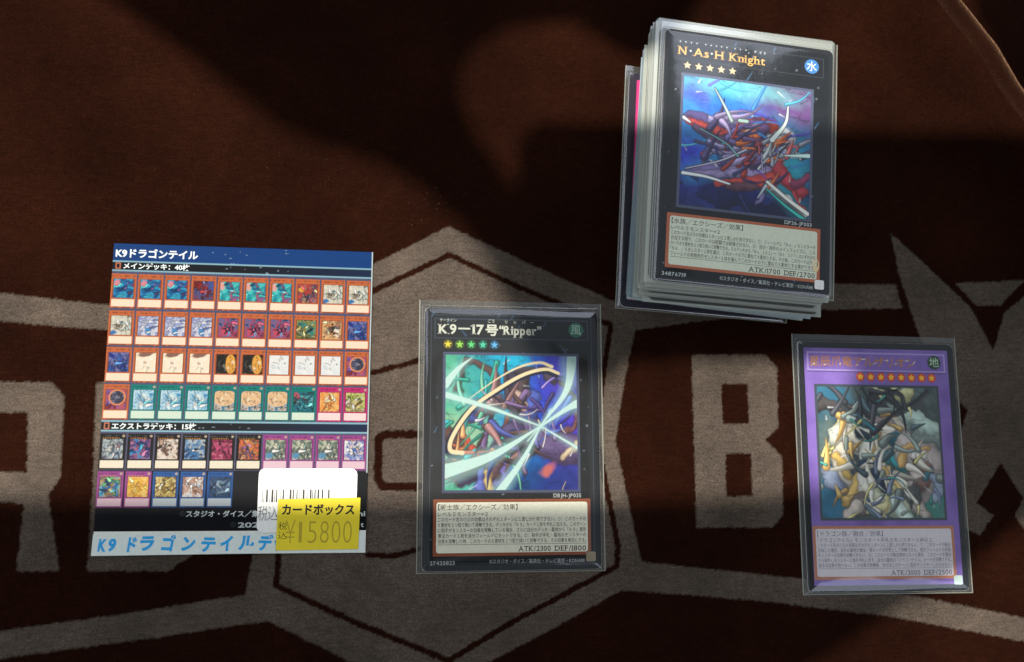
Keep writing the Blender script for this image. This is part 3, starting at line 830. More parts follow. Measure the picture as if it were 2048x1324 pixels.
def print_middle(card, zt, g):
    frame_black(card, zt, g, 4, 26)
    emboss(card, 'frame_line', rrect(54.6, 81.4, .5), rrect(54.2, 81.0, .4), zt + .04, mat('frame_line_grey', (74, 82, 96), .3, g))
    emboss(card, 'name_plate', rect(-26.2, 32.6, 26.2, 39.6), rect(-25.7, 33.0, 25.7, 39.1), zt + .05, mat('name_plate_grey', (58, 68, 82), .3, g))
    art_window(card, zt, g, -22.3, -17.3, 21.9, 27.2, art_slashes, (86, 92, 120), 'green to blue abstract artwork crossed by pale slashes of light')
    white = mat('title_foil_white', (226, 230, 214), .3, g)
    acc = ([], [])
    serif_into(acc, 'K9', -24.7, 34.3, 5.9, 4.5, .030); serif_into(acc, '17', -13.4, 34.3, 3.9, 4.5, .030)
    b = len(acc[0]); acc[0].extend([(-18.2, 35.8), (-14.2, 35.8), (-14.2, 36.35), (-18.2, 36.35)]); acc[1].append([b, b + 1, b + 2, b + 3])
    text_into(acc, '号', -9.0, 34.2, 4.2, 4.1, .035, 3)
    text_into(acc, '“', -4.4, 34.3, 1.5, 4.3, .03, 3); serif_into(acc, 'Ripper', -2.9, 34.3, 11.2, 4.3, .028); text_into(acc, '”', 8.5, 34.3, 1.5, 4.3, .03, 3)
    text_into(acc, 'ケーナイン', -24.4, 38.35, 5.6, 1.35, .01); text_into(acc, 'ごう', -8.2, 38.3, 2.2, 1.3, .01)
    for i, c in enumerate('リッパー'): text_into(acc, c, -2.4 + i * 2.9, 38.1, None, 1.3, .01)
    put_text('title_lettering', acc, zt + .08, white, card)
    badge(card, zt, g, 21.9, 36.3, '風', 'wind_badge_green', (38, 120, 96), (190, 226, 206))
    for i, c in enumerate(((206, 190, 60), (140, 196, 76), (84, 190, 110), (70, 184, 150), (84, 160, 210))):
        x = -21.6 + i * 3.9
        link('level_star', flat('level_star', [circle(x, 30.75, 1.55, 20)], zt + .06), mat('star_disc_%d' % i, tuple(k * .55 for k in c), .3, g), card)
        link('star_shape', flat('star_shape', [star_pts(x, 30.7, 1.35)], zt + .08), mat('star_face_%d' % i, tuple(min(255, k * 1.12 + 14) for k in c), .3, g), card)
    text_box(card, zt, g, -38.3, -20.2, ['レベル５モンスター×２',
        'このカード名の①②の効果はそれぞれ１ターンに１度しか使用できない。①：このカードの',
        'Ｘ素材を１つ取り除いて発動できる。デッキから「Ｋ９」カード１枚を手札に加える。このターン',
        'に相手がモンスターの効果を発動している場合、さらに自分のデッキ・墓地から「Ｋ９」速攻',
        '魔法カード１枚を自分フィールドにセットできる。②：相手が手札・墓地のモンスターの',
        '効果を発動した時、このカードのＸ素材を１つ取り除いて発動できる。その効果を無効にする。'],
        '【戦士族／エクシーズ／効果】', ('ATK/2300', 'DEF/1800'))
    acc = ([], [])
    serif_into(acc, 'DBJH-JP035', 13.6, -19.75, 9.3, 1.75, .03); serif_into(acc, '27420823', -26.9, -41.0, 8.0, 1.75, .025)
    text_into(acc, COPYRIGHT, -7.7, -40.7, 31.4, 1.6, .008)
    put_text('small_print_lettering', acc, zt + .08, mat('small_print_pale', (196, 202, 200), .4, g), card)
    link('foil_square', flat('foil_square', [rrect(3.2, 3.1, .5, 4, 25.9, -38.9)], zt + .1), mat('foil_tan', (186, 168, 140), .35, g), card)

def print_top(card, zt, g):
    frame_black(card, zt, g, 9, 16)
    emboss(card, 'name_plate', rect(-26.2, 32.6, 26.2, 39.6), rect(-25.9, 32.9, 25.9, 39.3), zt + .05, mat('name_plate_dim', (52, 56, 62), .3, g))
    art_window(card, zt, g, -22.3, -17.3, 21.9, 27.2, art_current, (78, 84, 108), 'deep blue abstract artwork with violet and red wedge forms')
    gold = mat('title_foil_gold', (214, 168, 92), .3, g)
    acc = ([], [])
    serif_into(acc, 'N', -24.6, 34.4, 3.0, 4.1, .012); serif_into(acc, 'As', -19.4, 34.4, 5.2, 4.1, .012); serif_into(acc, 'H', -12.0, 34.4, 3.2, 4.1, .012)
    serif_into(acc, 'Knight', -7.0, 34.4, 12.4, 4.1, .012)
    acc[0].extend([]); 
    put_text('title_lettering', acc, zt + .08, gold, card)
    acc = ([], [])
    for cx in (-20.5, -13.2):
        c = circle(cx, 36.0, .35, 10); b = len(acc[0]); acc[0].extend(c); acc[1].append(list(range(b, b + 10)))
    text_into(acc, '・・・・', -24.4, 38.2, 6.2, 1.9, .02); text_into(acc, '・・・・・', -15.6, 38.2, 7.8, 1.9, .02); text_into(acc, '・・・', -5.4, 38.2, 4.2, 1.9, .01)
    for i, c in enumerate('ナイト'): text_into(acc, c, 1.4 + i * 1.8, 38.3, None, 1.2, .02)
    put_text('ruby_lettering', acc, zt + .08, mat('ruby_pale', (200, 206, 206), .4, g), card)
    badge(card, zt, g, 21.9, 36.3, '水', 'water_badge_blue', (62, 120, 182), (220, 232, 242))
    for i in range(5):
        link('level_star', flat('level_star', [star_pts(-21.4 + i * 3.9, 30.8, 1.45)], zt + .07), mat('star_gold', (214, 190, 146), .3, g), card)
    text_box(card, zt, g, -38.3, -20.2, ['レベル５モンスター×２',
        'このカード名の②の効果は１ターンに１度しか使用できない。①：フィールドに「Ｎｏ．」モンスターが',
        '存在する限り、このカードは戦闘では破壊されない。②：自分・相手のメインフェイズに、この',
        'カードのＸ素材を２つ取り除いて発動できる。ＥＸデッキから「Ｎｏ．１０１」～「Ｎｏ．１０７」のいずれかの',
        '「Ｎｏ．」Ｘモンスター１体を選び、このカードの下に重ねてＸ素材とする。その後、このカード以外の',
        'フィールドの表側表示モンスター１体を選んでこのカードの下に重ねてＸ素材とする事ができる。'],
        '【水族／エクシーズ／効果】', ('ATK/1700', 'DEF/2700'), paper=(214, 220, 200))
    acc = ([], [])
    serif_into(acc, 'DP26-JP003', 13.6, -19.75, 9.3, 1.75, .02); serif_into(acc, '34876719', -26.9, -41.0, 8.0, 1.75, .025)
    text_into(acc, COPYRIGHT, -7.7, -40.7, 31.4, 1.6, .006)
    put_text('small_print_lettering', acc, zt + .08, mat('small_print_dim', (176, 184, 184), .4, g), card)
    link('foil_square', flat('foil_square', [rrect(3.2, 3.1, .5, 4, 25.9, -38.9)], zt + .1), mat('foil_pink', (244, 216, 222), .3, g * 1.2), card)
    # chipped pale mark beside the text box
    link('edge_mark', flat('edge_mark', [[[(24.6 + 1.15 * math.cos(a) , -32.6 + 2.2 * math.sin(a)) for a in np.linspace(0, 2 * math.pi, 16)[:-1]],
        [(24.8 + .55 * math.cos(a), -32.2 + 1.1 * math.sin(a)) for a in np.linspace(0, 2 * math.pi, 12)[:-1]]]], zt + .11), mat('mark_cream', (226, 206, 160), .4, g), card)

def print_right(card, zt, g):
    def face(u, v):
        img = ramp(.5 * fbm(u * 3, v * 5, 95) + .5 * fbm(u * 8, v * 8, 96), [(82, 60, 130), (104, 80, 156), (124, 98, 174), (98, 74, 148), (138, 112, 180)])
        return img
    raster('printed_face', -27.2, -40.7, 27.2, 40.7, 60, 90, face, zt + .02, print_mat('card_ink_%.2f' % g, g), card)
    emboss(card, 'name_plate', rect(-26.2, 32.6, 26.2, 39.4), rect(-25.5, 33.2, 25.5, 38.8), zt + .05, mat('name_plate_lilac', (158, 138, 200), .3, g))
    link('name_plate_shade', flat('name_plate_shade', [rect(-26.2, 32.2, 26.2, 32.6), rect(25.9, 32.6, 26.3, 39.2)], zt + .045), mat('name_plate_edge', (84, 66, 128), .4, g), card)
    art_window(card, zt, g, -23.0, -18.2, 22.0, 27.0, art_swirl, (62, 70, 78), 'ivory and ochre abstract artwork over dusky teal')
    acc = ([], [])
    text_into(acc, '星辰爪竜アルザリオン', -25.2, 34.6, 40.0, 3.9, .01, 4)
    put_text('title_lettering', acc, zt + .08, mat('title_foil_ochre', (176, 122, 62), .28, g), card)
    acc = ([], [])
    for i, (x, y, a, L) in enumerate([(-24.6, 34.5, .5, 1.5), (-20.2, 34.7, .2, 1.0), (-14.4, 34.6, .8, 1.2), (-8.2, 34.6, .3, 1.2), (-6.3, 36.9, .05, 2.0), (-1.6, 34.9, .6, 1.6), (2.6, 36.6, .05, 1.8),
                                      (6.4, 35.0, .7, 1.4), (10.2, 36.6, .05, 1.8), (13.2, 35.0, .8, 1.9)]):
        b = len(acc[0]); c, s = math.cos(a), math.sin(a)
        acc[0].extend([(x, y), (x + L * c + .12 * s, y + L * s - .12 * c), (x + L * c - .1 * s, y + L * s + .16 * c)]); acc[1].append([b, b + 1, b + 2])
    put_text('painted_glint', acc, zt + .095, mat('painted_glint_bright', (252, 226, 200), .2, g * 1.3), card)  # bright slivers painted as glints on the title foil
    badge(card, zt, g, 21.9, 36.3, '地', 'earth_badge_dark', (36, 62, 50), (176, 206, 176))
    for i in range(8):
        x = -6.4 + i * 3.85
        link('level_star', flat('level_star', [circle(x, 30.7, 1.6, 20)], zt + .06), mat('orb_red', (196, 70, 36), .3, g), card)
        link('orb_centre', flat('orb_centre', [star_pts(x, 30.7, 1.2, .6)], zt + .08), mat('orb_gold', (250, 178, 56), .3, g), card)
    text_box(card, zt, g, -38.8, -20.9, ['「ドラゴンテイル」モンスター＋手札のモンスター１体以上',
        'このカード名の①②の効果はそれぞれ１ターンに１度しか使用できない。①：このカードが融合',
        '召喚した場合、自分の墓地の魔法・罠カードを対象として発動できる。相手フィールドの表側',
        'モンスターの効果を発動できない。②：このカードが融合素材となった場合、このカードを墓地',
        'から除外しモンスター１体を手札に戻す。自分の墓地の「ドラゴンテイル」カードを発動できる。',
        '相手は効果を受けない。この効果の発動後、自分はこのターンに融合モンスターしか出せない。'],
        '【ドラゴン族／融合／効果】', ('ATK/3000', 'DEF/2500'), paper=(206, 200, 206), rim=(176, 116, 88), ink=(112, 110, 122), xo=-1.0)
    link('foil_square', flat('foil_square', [rrect(3.2, 3.1, .5, 4, 25.4, -39.3)], zt + .1), mat('foil_mint', (196, 218, 212), .3, g * .9), card)

POSE_C = (43.94, 13.77, -0.01908); POSE_R = (174.11, 2.12, -0.02551)
sleeved_card('sleeved black trading card with green-blue artwork, lying alone between the printed list and the stack', POSE_C, 0.0,
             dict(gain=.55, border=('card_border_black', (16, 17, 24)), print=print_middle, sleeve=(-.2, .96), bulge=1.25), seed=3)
sleeved_card('sleeved purple-framed trading card with ivory artwork, lying alone below the stack at right', POSE_R, 0.0,
             dict(gain=1.0, border=('card_border_dark', (22, 26, 30)), print=print_right, sleeve=(-.27, .86), bulge=1.3), seed=5)

# ================================================================== the stacked deck
def unit(a, b): return (b[0] - a[0], b[1] - a[1])
N_STACK, PITCH = 53, 0.53
TOP_POSE = (119.6, 101.3, -0.095)
def print_pink(card, zt, g):
    pk = mat('trap_frame_pink', (226, 56, 132), .4, g); lt = mat('trap_plate_pink', (246, 140, 184), .35, g)
    link('printed_face', flat('printed_face', [rect(-26.6, -40.3, 26.6, 40.3)], zt + .02), pk, card)
    emboss(card, 'name_plate', rect(-25.4, 31.8, 25.4, 38.8), rect(-24.4, 32.8, 24.4, 37.8), zt + .05, lt)
    emboss(card, 'art_frame', rect(-23, -19, 23, 28), rect(-22, -18, 22, 27), zt + .05, lt)
    acc = ([], []); text_into(acc, 'ド', -22.6, 32.6, 3.0, 3.6, .03)
    put_text('title_lettering', acc, zt + .08, mat('title_white_pink', (250, 232, 240), .35, g), card)
tl, bl = ground(1259, 144, .5), ground(1239, 613, .5)
ang = math.atan2(tl[1] - bl[1], tl[0] - bl[0]) - math.pi / 2
mx_, my_ = (tl[0] + bl[0]) / 2, (tl[1] + bl[1]) / 2
BOT_POSE = (mx_ + 29.5 * math.cos(ang), my_ + 29.5 * math.sin(ang), ang)
sleeved_card('pink-framed trap card in a clear sleeve, bottom of the stack, sticking out at its left', BOT_POSE, 0.0,
             dict(gain=.9, border=('card_border_violet', (44, 38, 52)), print=print_pink, sleeve=(.1, .9), bulge=.3), group='cards in the stack', seed=8)

def stack_sleeve(name, hz):
    o = rrect(SW, SH, .25, 2)
    return slab(name, o, 0.0, hz, 0.04)
sl_mesh = {}
card_mesh = slab('stacked_card', rrect(59, 86, 2.0, 4), 0.08, 0.40, 0.03)
card_mesh.materials.append(mat('stacked_border', (60, 60, 66), .5, .8)); card_mesh.materials.append(mat('card_core_white', (232, 230, 222), .6, .7))
for key, ms in (('clear', FILM_STACK), ('blue', FILM_STACK_BLUE)):
    for k, m in enumerate(ms):
        me = stack_sleeve('stacked_sleeve', (0.40, .34, .46, .42)[k])
        me.materials.append(m); me.materials.append(m)
        sl_mesh[key, k] = me
rs = random.Random(11)
jx = jy = 0.0
for i in range(1, N_STACK - 1):
    f = i / (N_STACK - 1)
    # the deck was squared up in a few clumps that slid over each other
    if i < 14:   ox, oy, rr = 1.3 - .04 * i, -.7, -.016
    elif i < 26: ox, oy, rr = .6, -1.5, -.006
    elif i < 33: ox, oy, rr = -.5, -1.3, .004
    elif i < 42: ox, oy, rr = -1.0, .3, .006
    else:        ox, oy, rr = -.5, .5, .002
    x = TOP_POSE[0] + ox + rs.gauss(0, .55); y = TOP_POSE[1] + oy + .9 + rs.gauss(0, .55)
    if i in (6, 17, 29, 37, 44): x += rs.uniform(.8, 1.5); y -= rs.uniform(.6, 1.3)
    t = empty('sleeved_card', (x, y, i * PITCH + .1), TOP_POSE[2] + rr + rs.uniform(-.008, .008))
    lower = i < 24
    tag(t, 'sleeved card low in the tall stack, only its bluish left edge showing' if lower else 'sleeved card high in the tall stack, only its whitish edge showing under the topmost card', 'card',
        'bluish-edged cards low in the stack' if lower else 'whitish-edged cards high in the stack')
    c = link('card', card_mesh, [], t, (0.1 + rs.uniform(-.4, .4), -.9 + rs.uniform(-.3, .3), 0))
    s = link('sleeve', sl_mesh['blue' if i < 24 else 'clear', rs.randint(0, 3)], [], t)
sleeved_card('black trading card with blue artwork and gold title, topmost card of the tall stack', TOP_POSE, (N_STACK - 1) * PITCH + .1,
             dict(gain=1.08, border=('card_border_top', (30, 31, 36)), print=print_top, sleeve=(.1, .9), bulge=1.2), group='cards in the stack', seed=2)

# ================================================================== the printed deck list
S_W, S_H = 82.67, 98.11
sheet = tag(empty('printed_list', (-44.28, 27.96, 0.25), -0.02392), 'printed deck list sheet with rows of small cards and a blue header', 'sheet')
G = 0.42
paper = mat('sheet_paper', (238, 238, 232), .55, .85)
link('paper', slab('paper', rect(-S_W / 2, -S_H / 2, S_W / 2, S_H / 2), 0.02, 0.34, 0.02), [paper, paper], sheet)
ZS = 0.36
def sheet_print(u, v):
    x = (u - .5) * S_W; y = -S_H / 2 + 7.0 + v * (S_H - 7.0)
    img = np.zeros(u.shape + (3,)) + lin((16, 17, 22))
    img = over(img, .35 * fbm(u * 12, v * 12, 8), (40, 44, 56))
    grid = ((y < 40.2) & (y > -8.0)) | ((y < -11.2) & (y > -23.4))
    img = over(img, grid * 1.0, (96, 100, 132)); img = over(img, grid * .6 * fbm(x * 1.5, y * 1.5, 12), (56, 40, 60))
    head = y > 43.5
    img = over(img, head * 1.0, (14, 62, 128)); img = over(img, head * .25 * fbm(u * 4, v * 30, 4), (22, 84, 158))
    band = ((y < 43.0) & (y > 40.4)) | ((y < -8.3) & (y > -11.0))
    img = over(img, band * 1.0, (14, 20, 28)); img = over(img, band * .6 * np.clip(x / 41, 0, 1), (30, 54, 96))
    for yy in (43.25, 40.25, -8.15, -11.15):
        img = over(img, np.clip((.24 - np.abs(y - yy)) / .1 + .5, 0, 1), (150, 196, 214))
    img = over(img, (x > 40.9) & (y > -24), (210, 224, 226))
    scr = (vnoise(x * .55 + .1 * y, y * 9, 61) > .88) & (fbm(x * 1.7, y * 3, 62) > .46) & (head | band) & (x > -12) & (x < 14)
    img = over(img, scr * .6, (176, 198, 222))
    return img
raster('printed_ground', -S_W / 2, -S_H / 2 + 7.0, S_W / 2, S_H / 2, 330, 364, sheet_print, ZS, print_mat('sheet_ink', G, .5, .1), sheet)

ORANGE, TEAL, MAG, BLACK, VIO, BLU = (214, 112, 66), (0, 136, 130), (206, 46, 122), (22, 20, 26), (168, 76, 156), (44, 96, 170)
TXT = {ORANGE: (255, 232, 206), TEAL: (222, 240, 224), MAG: (255, 226, 226), BLACK: (246, 236, 214), VIO: (240, 206, 220), BLU: (206, 216, 224)}
A = dict(
    cy1=([(20, 60, 110), (30, 120, 180), (60, 180, 214), (24, 84, 150), (120, 60, 90)], (.2, .78, .2, .16, (230, 140, 150))),
    red=([(110, 30, 36), (160, 46, 44), (40, 24, 32), (90, 90, 140), (130, 36, 40)], (.85, .8, .18, .3, (70, 90, 160))),
    cy2=([(20, 80, 110), (40, 170, 180), (90, 214, 206), (30, 110, 150), (170, 90, 130)], (.08, .8, .14, .22, (240, 170, 160))),
    mul=([(60, 50, 70), (150, 130, 140), (200, 70, 60), (70, 70, 96), (230, 180, 120)], (.2, .7, .16, .14, (240, 180, 60))),
    bei=([(80, 130, 160), (200, 196, 180), (232, 228, 210), (120, 110, 96), (200, 214, 206)], (.1, .1, .2, .12, (40, 120, 190))),
    lav=([(180, 190, 220), (232, 232, 244), (120, 130, 190), (200, 206, 226), (90, 110, 170)], (.5, .3, .14, .3, (50, 140, 200))),
    mgn=([(24, 30, 60), (70, 110, 160), (180, 70, 100), (40, 44, 80), (210, 150, 170)], (.35, .3, .22, .22, (206, 76, 96))),
    tgl=([(20, 110, 120), (60, 150, 140), (150, 140, 60), (30, 50, 60), (200, 190, 120)], (.5, .7, .3, .22, (140, 136, 70))),
    org=([(220, 150, 90), (120, 100, 96), (240, 190, 130), (60, 52, 56), (226, 120, 60)], (.75, .4, .14, .26, (240, 240, 226))),
    ind=([(40, 50, 130), (70, 90, 170), (130, 130, 180), (30, 40, 100), (60, 110, 190)], (.5, .5, .3, .2, (120, 120, 160))),
    crm=([(255, 246, 226), (255, 240, 216), (250, 232, 206), (255, 248, 232), (190, 140, 110)], (.5, .96, .4, .14, (120, 70, 60))),
    blk=([(30, 28, 26), (60, 58, 50), (24, 22, 22), (40, 36, 34), (120, 116, 110)], (.72, .5, .2, .42, (236, 170, 70))),
    wht=([(236, 238, 240), (246, 246, 246), (230, 234, 238), (244, 246, 246), (214, 220, 226)], (.8, .6, .05, .05, (120, 124, 130))),
    bal=([(160, 50, 60), (90, 90, 170), (200, 90, 90), (60, 70, 150), (150, 50, 50)], (.55, .6, .34, .34, (66, 66, 92))),
    lbl=([(60, 140, 190), (140, 196, 226), (206, 232, 240), (80, 160, 206), (230, 244, 246)], (.5, .55, .16, .3, (230, 246, 246))),
    pch=([(60, 150, 190), (110, 90, 90), (50, 130, 170), (210, 200, 190), (90, 80, 90)], (.5, .66, .46, .36, (236, 196, 150))),
    dcy=([(16, 50, 60), (40, 130, 150), (20, 34, 44), (90, 180, 190), (140, 60, 66)], (.14, .7, .16, .3, (200, 80, 90))),
    or2=([(240, 170, 90), (236, 140, 66), (250, 200, 120), (200, 110, 60), (248, 220, 170)], (.4, .6, .16, .12, (250, 236, 216))),
    grn=([(90, 120, 50), (170, 180, 90), (220, 214, 140), (110, 90, 50), (236, 226, 190)], (.65, .5, .2, .3, (226, 200, 140))),
    gyb=([(90, 120, 140), (190, 204, 206), (60, 60, 80), (226, 226, 222), (150, 90, 100)], (.7, .25, .2, .2, (150, 180, 206))),
    blp=([(20, 90, 160), (40, 150, 200), (150, 90, 130), (20, 50, 110), (190, 120, 150)], (.5, .55, .4, .12, (176, 96, 130))),
    crb=([(120, 90, 80), (226, 206, 190), (240, 226, 214), (70, 50, 46), (214, 180, 160)], (.3, .3, .3, .3, (238, 222, 210))),
    bld=([(40, 60, 110), (110, 150, 190), (190, 200, 206), (30, 30, 60), (60, 120, 180)], (.5, .2, .26, .2, (60, 130, 190))),
    mg2=([(90, 30, 60), (180, 60, 100), (60, 20, 40), (220, 110, 140), (140, 40, 80)], (.5, .5, .3, .3, (200, 80, 120))),
    orp=([(90, 60, 110), (226, 120, 60), (60, 40, 70), (240, 180, 110), (130, 90, 110)], (.5, .6, .26, .3, (240, 130, 60))),
    bgr=([(110, 130, 120), (214, 214, 190), (150, 160, 140), (60, 80, 84), (230, 226, 206)], (.2, .2, .2, .14, (90, 150, 190))),
    wbl=([(226, 230, 240), (250, 246, 246), (70, 110, 190), (236, 210, 206), (110, 120, 160)], (.5, .4, .2, .26, (40, 100, 180))),
    bgo=([(40, 110, 180), (90, 180, 206), (190, 160, 110), (30, 60, 100), (110, 190, 120)], (.5, .4, .24, .3, (150, 120, 90))),
    yel=([(236, 176, 60), (248, 204, 90), (226, 150, 50), (250, 216, 130), (230, 170, 70)], (.5, .5, .3, .3, (246, 196, 80))),
    gld=([(150, 120, 60), (220, 190, 110), (90, 70, 40), (236, 214, 150), (190, 160, 90)], (.5, .7, .16, .2, (70, 56, 40))),
    wbr=([(190, 206, 226), (240, 240, 240), (200, 160, 140), (150, 110, 96), (226, 230, 236)], (.5, .5, .18, .36, (206, 160, 140))),
    sla=([(24, 40, 66), (60, 90, 130), (30, 50, 80), (120, 150, 180), (50, 130, 150)], (.5, .5, .2, .3, (150, 170, 190))),
)
ROWS = [
    (39.3, [('cy1', ORANGE)] * 3 + [('red', ORANGE)] + [('cy2', ORANGE)] * 3 + [('mul', ORANGE)] + [('bei', ORANGE)] * 2),
    (27.3, [('bei', ORANGE)] + [('lav', ORANGE)] * 3 + [('mgn', ORANGE)] * 3 + [('tgl', ORANGE), ('org', ORANGE), ('ind', ORANGE)]),
    (15.5, [('ind', ORANGE)] + [('crm', ORANGE)] * 3 + [('blk', ORANGE)] * 2 + [('wht', ORANGE)] * 3 + [('bal', ORANGE)]),
    (3.7, [('bal', ORANGE)] + [('lbl', TEAL)] * 3 + [('pch', TEAL)] * 3 + [('dcy', TEAL), ('or2', MAG), ('grn', MAG)]),
    (-11.8, [('gyb', BLACK), ('blp', BLACK), ('crb', BLACK), ('bld', BLACK), ('mg2', BLACK), ('orp', BLACK)] + [('bgr', VIO)] * 3 + [('wbl', VIO)]),
    (-23.5, [('bgo', VIO), ('yel', VIO), ('gld', BLU), ('wbr', BLU), ('sla', BLU)]),
]
def mini(key, frame):
    pal, (bx, by, brx, bry, bc) = A[key]
    sd = sum(ord(c) for c in key) * 7 % 97
    def f(u, v):
        x = u * 7.7; y = v * 11.2
        img = np.zeros(u.shape + (3,)) + lin(frame)
        img = over(img, .4 * fbm(x, y, sd), tuple(k * .75 for k in frame))
        up = v > .885
        img = over(img, up * .6 * (vnoise(x * 3.2, y * 1.1, sd + 3) > .5) * (np.abs(v - .93) < .02) * (u < .72), tuple(k * .45 + (90 if frame == BLACK else 0) for k in frame))
        img = over(img, blob(u, v, .90, .935, .055, .036, 0, .4), (150, 96, 70) if frame == ORANGE else (190, 170, 150))
        if frame in (BLACK, VIO):
            img = over(img, .8 * (np.abs(v - .875) < .012) * (np.sin(x * 9) > -.2) * (u > .1) * (u < .75), (226, 150, 60))
        a0, a1, b0, b1 = .10, .90, .30, .845
        au = (u - a0) / (a1 - a0); av = (v - b0) / (b1 - b0)
        n = fbm(au * 3.2 + 1.1 * fbm(au * 3, av * 3, sd + 9), av * 3.2 + 1.1 * fbm(au * 3, av * 3, sd + 5), sd + 1, 4)
        art = ramp(np.clip((n - .22) * 1.8, 0, 1), pal)
        wv = .1 * (fbm(au * 6, av * 6, sd + 20) - .5)
        art = over(art, .9 * blob(au + wv, av - wv, bx, by, brx, bry, .2, .4), bc)
        r_ = np.random.RandomState(sd + 60)
        faint = key in ('wht', 'crm')
        for k in range(4 if faint else 15):
            cx, cy = r_.normal(.5, .2), r_.normal(.5, .2); t = r_.uniform(0, 6.28); L = r_.uniform(.12, .42); bend = r_.uniform(-.9, .9)
            pts = [(cx, cy), (cx + L * .5 * math.cos(t), cy + L * .5 * math.sin(t)), (cx + L * .5 * (math.cos(t) + math.cos(t + bend)), cy + L * .5 * (math.sin(t) + math.sin(t + bend)))]
            col = pal[r_.randint(5)] if k % 3 else tuple(min(255, x * 1.35 + 30) for x in pal[r_.randint(5)])
            if faint: col = (150, 140, 132)
            wd = r_.uniform(.02, .075) * (.3 if faint else 1)
            art = over(art, .8 * stroke(au, av, pts, wd + .025, .025, .03), tuple(x * (.9 if faint else .3) for x in pal[3]))
            art = over(art, stroke(au, av, pts, wd, .008, .03), col)
        if key in ('bal', 'pch', 'blk'):
            bb = blob(au, av, bx, by, brx, bry, 0, .08)
            art = over(art, blob(au, av, bx, by, brx * 1.22, bry * 1.22, 0, .08), (236, 150, 96) if key == 'bal' else bc)
            art = over(art, bb, bc)
            art = over(art, bb * .75 * (np.abs(fbm(au * 8, av * 8, sd + 2, 3) - .5) < .055), (150, 150, 170) if key == 'bal' else (112, 84, 72))
            art = over(art, bb * .7 * (fbm(au * 5, av * 5, sd + 12, 3) > .58), (44, 44, 60) if key == 'bal' else (246, 226, 196))
        ins = (au > 0) & (au < 1) & (av > 0) & (av < 1)
        rimm = (au > -.05) & (au < 1.05) & (av > -.04) & (av < 1.04)
        img = over(img, rimm * .7, tuple(k * .5 for k in frame))
        img = np.where(ins[..., None], art, img)
        tx = (u > .045) & (u < .955) & (v > .05) & (v < .262)
        img = over(img, tx * 1.0, TXT[frame])
        img = over(img, ((v < .03) & (vnoise(x * 2, y, sd) > .4)) * .6, (70, 52, 60))
        return img
    return f
inkm = print_mat('sheet_ink', G, .5, .1)
made = {}
for y1, row in ROWS:
    for c, (key, frame) in enumerate(row):
        x0 = -41.35 + c * 8.26
        k = (key, frame)
        if k not in made:
            o = raster('printed_card', 0, 0, 7.75, 11.2, 52, 76, mini(key, frame), 0, inkm, sheet)
            made[k] = o.data
        else:
            o = link('printed_card', made[k], [], sheet)
        o.location = (x0 * MM, (y1 - 11.4) * MM, (ZS + .03) * MM)

WL = mat('sheet_lettering_white', (228, 236, 238), .5, .6)
for nm, rows in (('title_lettering', [('K9ドラゴンテイル', -40.6, 44.75, 25.6, 3.1, .035, 'L')]),
                 ('main_deck_heading', [('メインデッキ：40枚', -38.0, 40.95, 20.6, 2.1, .03, 'L')]),
                 ('extra_deck_heading', [('エクストラデッキ：15枚', -38.2, -10.45, 25.6, 2.1, .03, 'L')]),
                 ('credit_lettering', [('スタジオ・ダイス／集英社・テレビ東京', -14.3, -37.6, 40.0, 2.15, .02, 'L'), ('ami', 41.0, -37.6, 5.0, 2.3, .02, 'R')]),
                 ('year_lettering', [('2020 Studio Dice', 1.6, -41.0, 30.0, 2.2, .02, 'L'), ('t', 40.6, -41.0, 1.0, 2.2, .02, 'R')])):
    acc = ([], [])
    for body, x, y, w, h, bo, al in rows: text_into(acc, body, x, y, w, h, bo, 3, align=al)
    put_text(nm, acc, ZS + .05, WL, sheet)
acc = ([], [])
for x, y in ((-39.6, 41.7), (-39.7, -9.65)):
    link('deck_mark', flat('deck_mark', [[rrect(1.7, 2.2, .2, 2, x, y), rrect(.8, 1.3, .1, 2, x, y)]], ZS + .03), mat('deck_mark_brown', (150, 78, 48), .5, .7), sheet)
text_into(acc, '©', -16.2, -37.5, None, 2.1, 0, 3); text_into(acc, '©', -.6, -40.9, None, 2.1, 0, 3)
put_text('faint_lettering', acc, ZS + .03, mat('sheet_lettering_faint', (62, 64, 70), .5, .7), sheet)
# hand-lettered strip along the lower edge
link('name_strip', slab('name_strip', [(-S_W / 2 - .3, -S_H / 2 - .3), (S_W / 2 - .2, -S_H / 2 + .3), (S_W / 2 - .2, -42.8), (-S_W / 2 - .1, -42.9)], 0.35, 0.45, 0.01),
     [mat('strip_paper', (214, 222, 218), .6, .98)] * 2, sheet)
acc = ([], [])
rs = random.Random(4)
for ch, x, h, w in (('K', -39.9, 4.9, 2.5), ('9', -36.8, 4.9, 2.3), ('ド', -31.3, 5.0, 2.9), ('ラ', -27.4, 5.0, 4.3), ('ゴ', -21.2, 5.0, 4.3), ('ン', -15.2, 5.0, 4.2), ('テ', -9.3, 5.0, 4.4), ('イ', -3.4, 5.0, 3.9), ('ル', 1.9, 5.0, 5.0), ('デ', 8.0, 5.0, 4.6), ('ッ', 13.0, 5.0, 3.0)):
    text_into(acc, ch, x, -47.7 + rs.uniform(-.2, .2), w, h, .05, 4, shear=.12, rot=rs.uniform(-.05, .04))
put_text('marker_lettering', acc, 0.47, mat('marker_blue', (34, 150, 212), .5, 1.1), sheet)

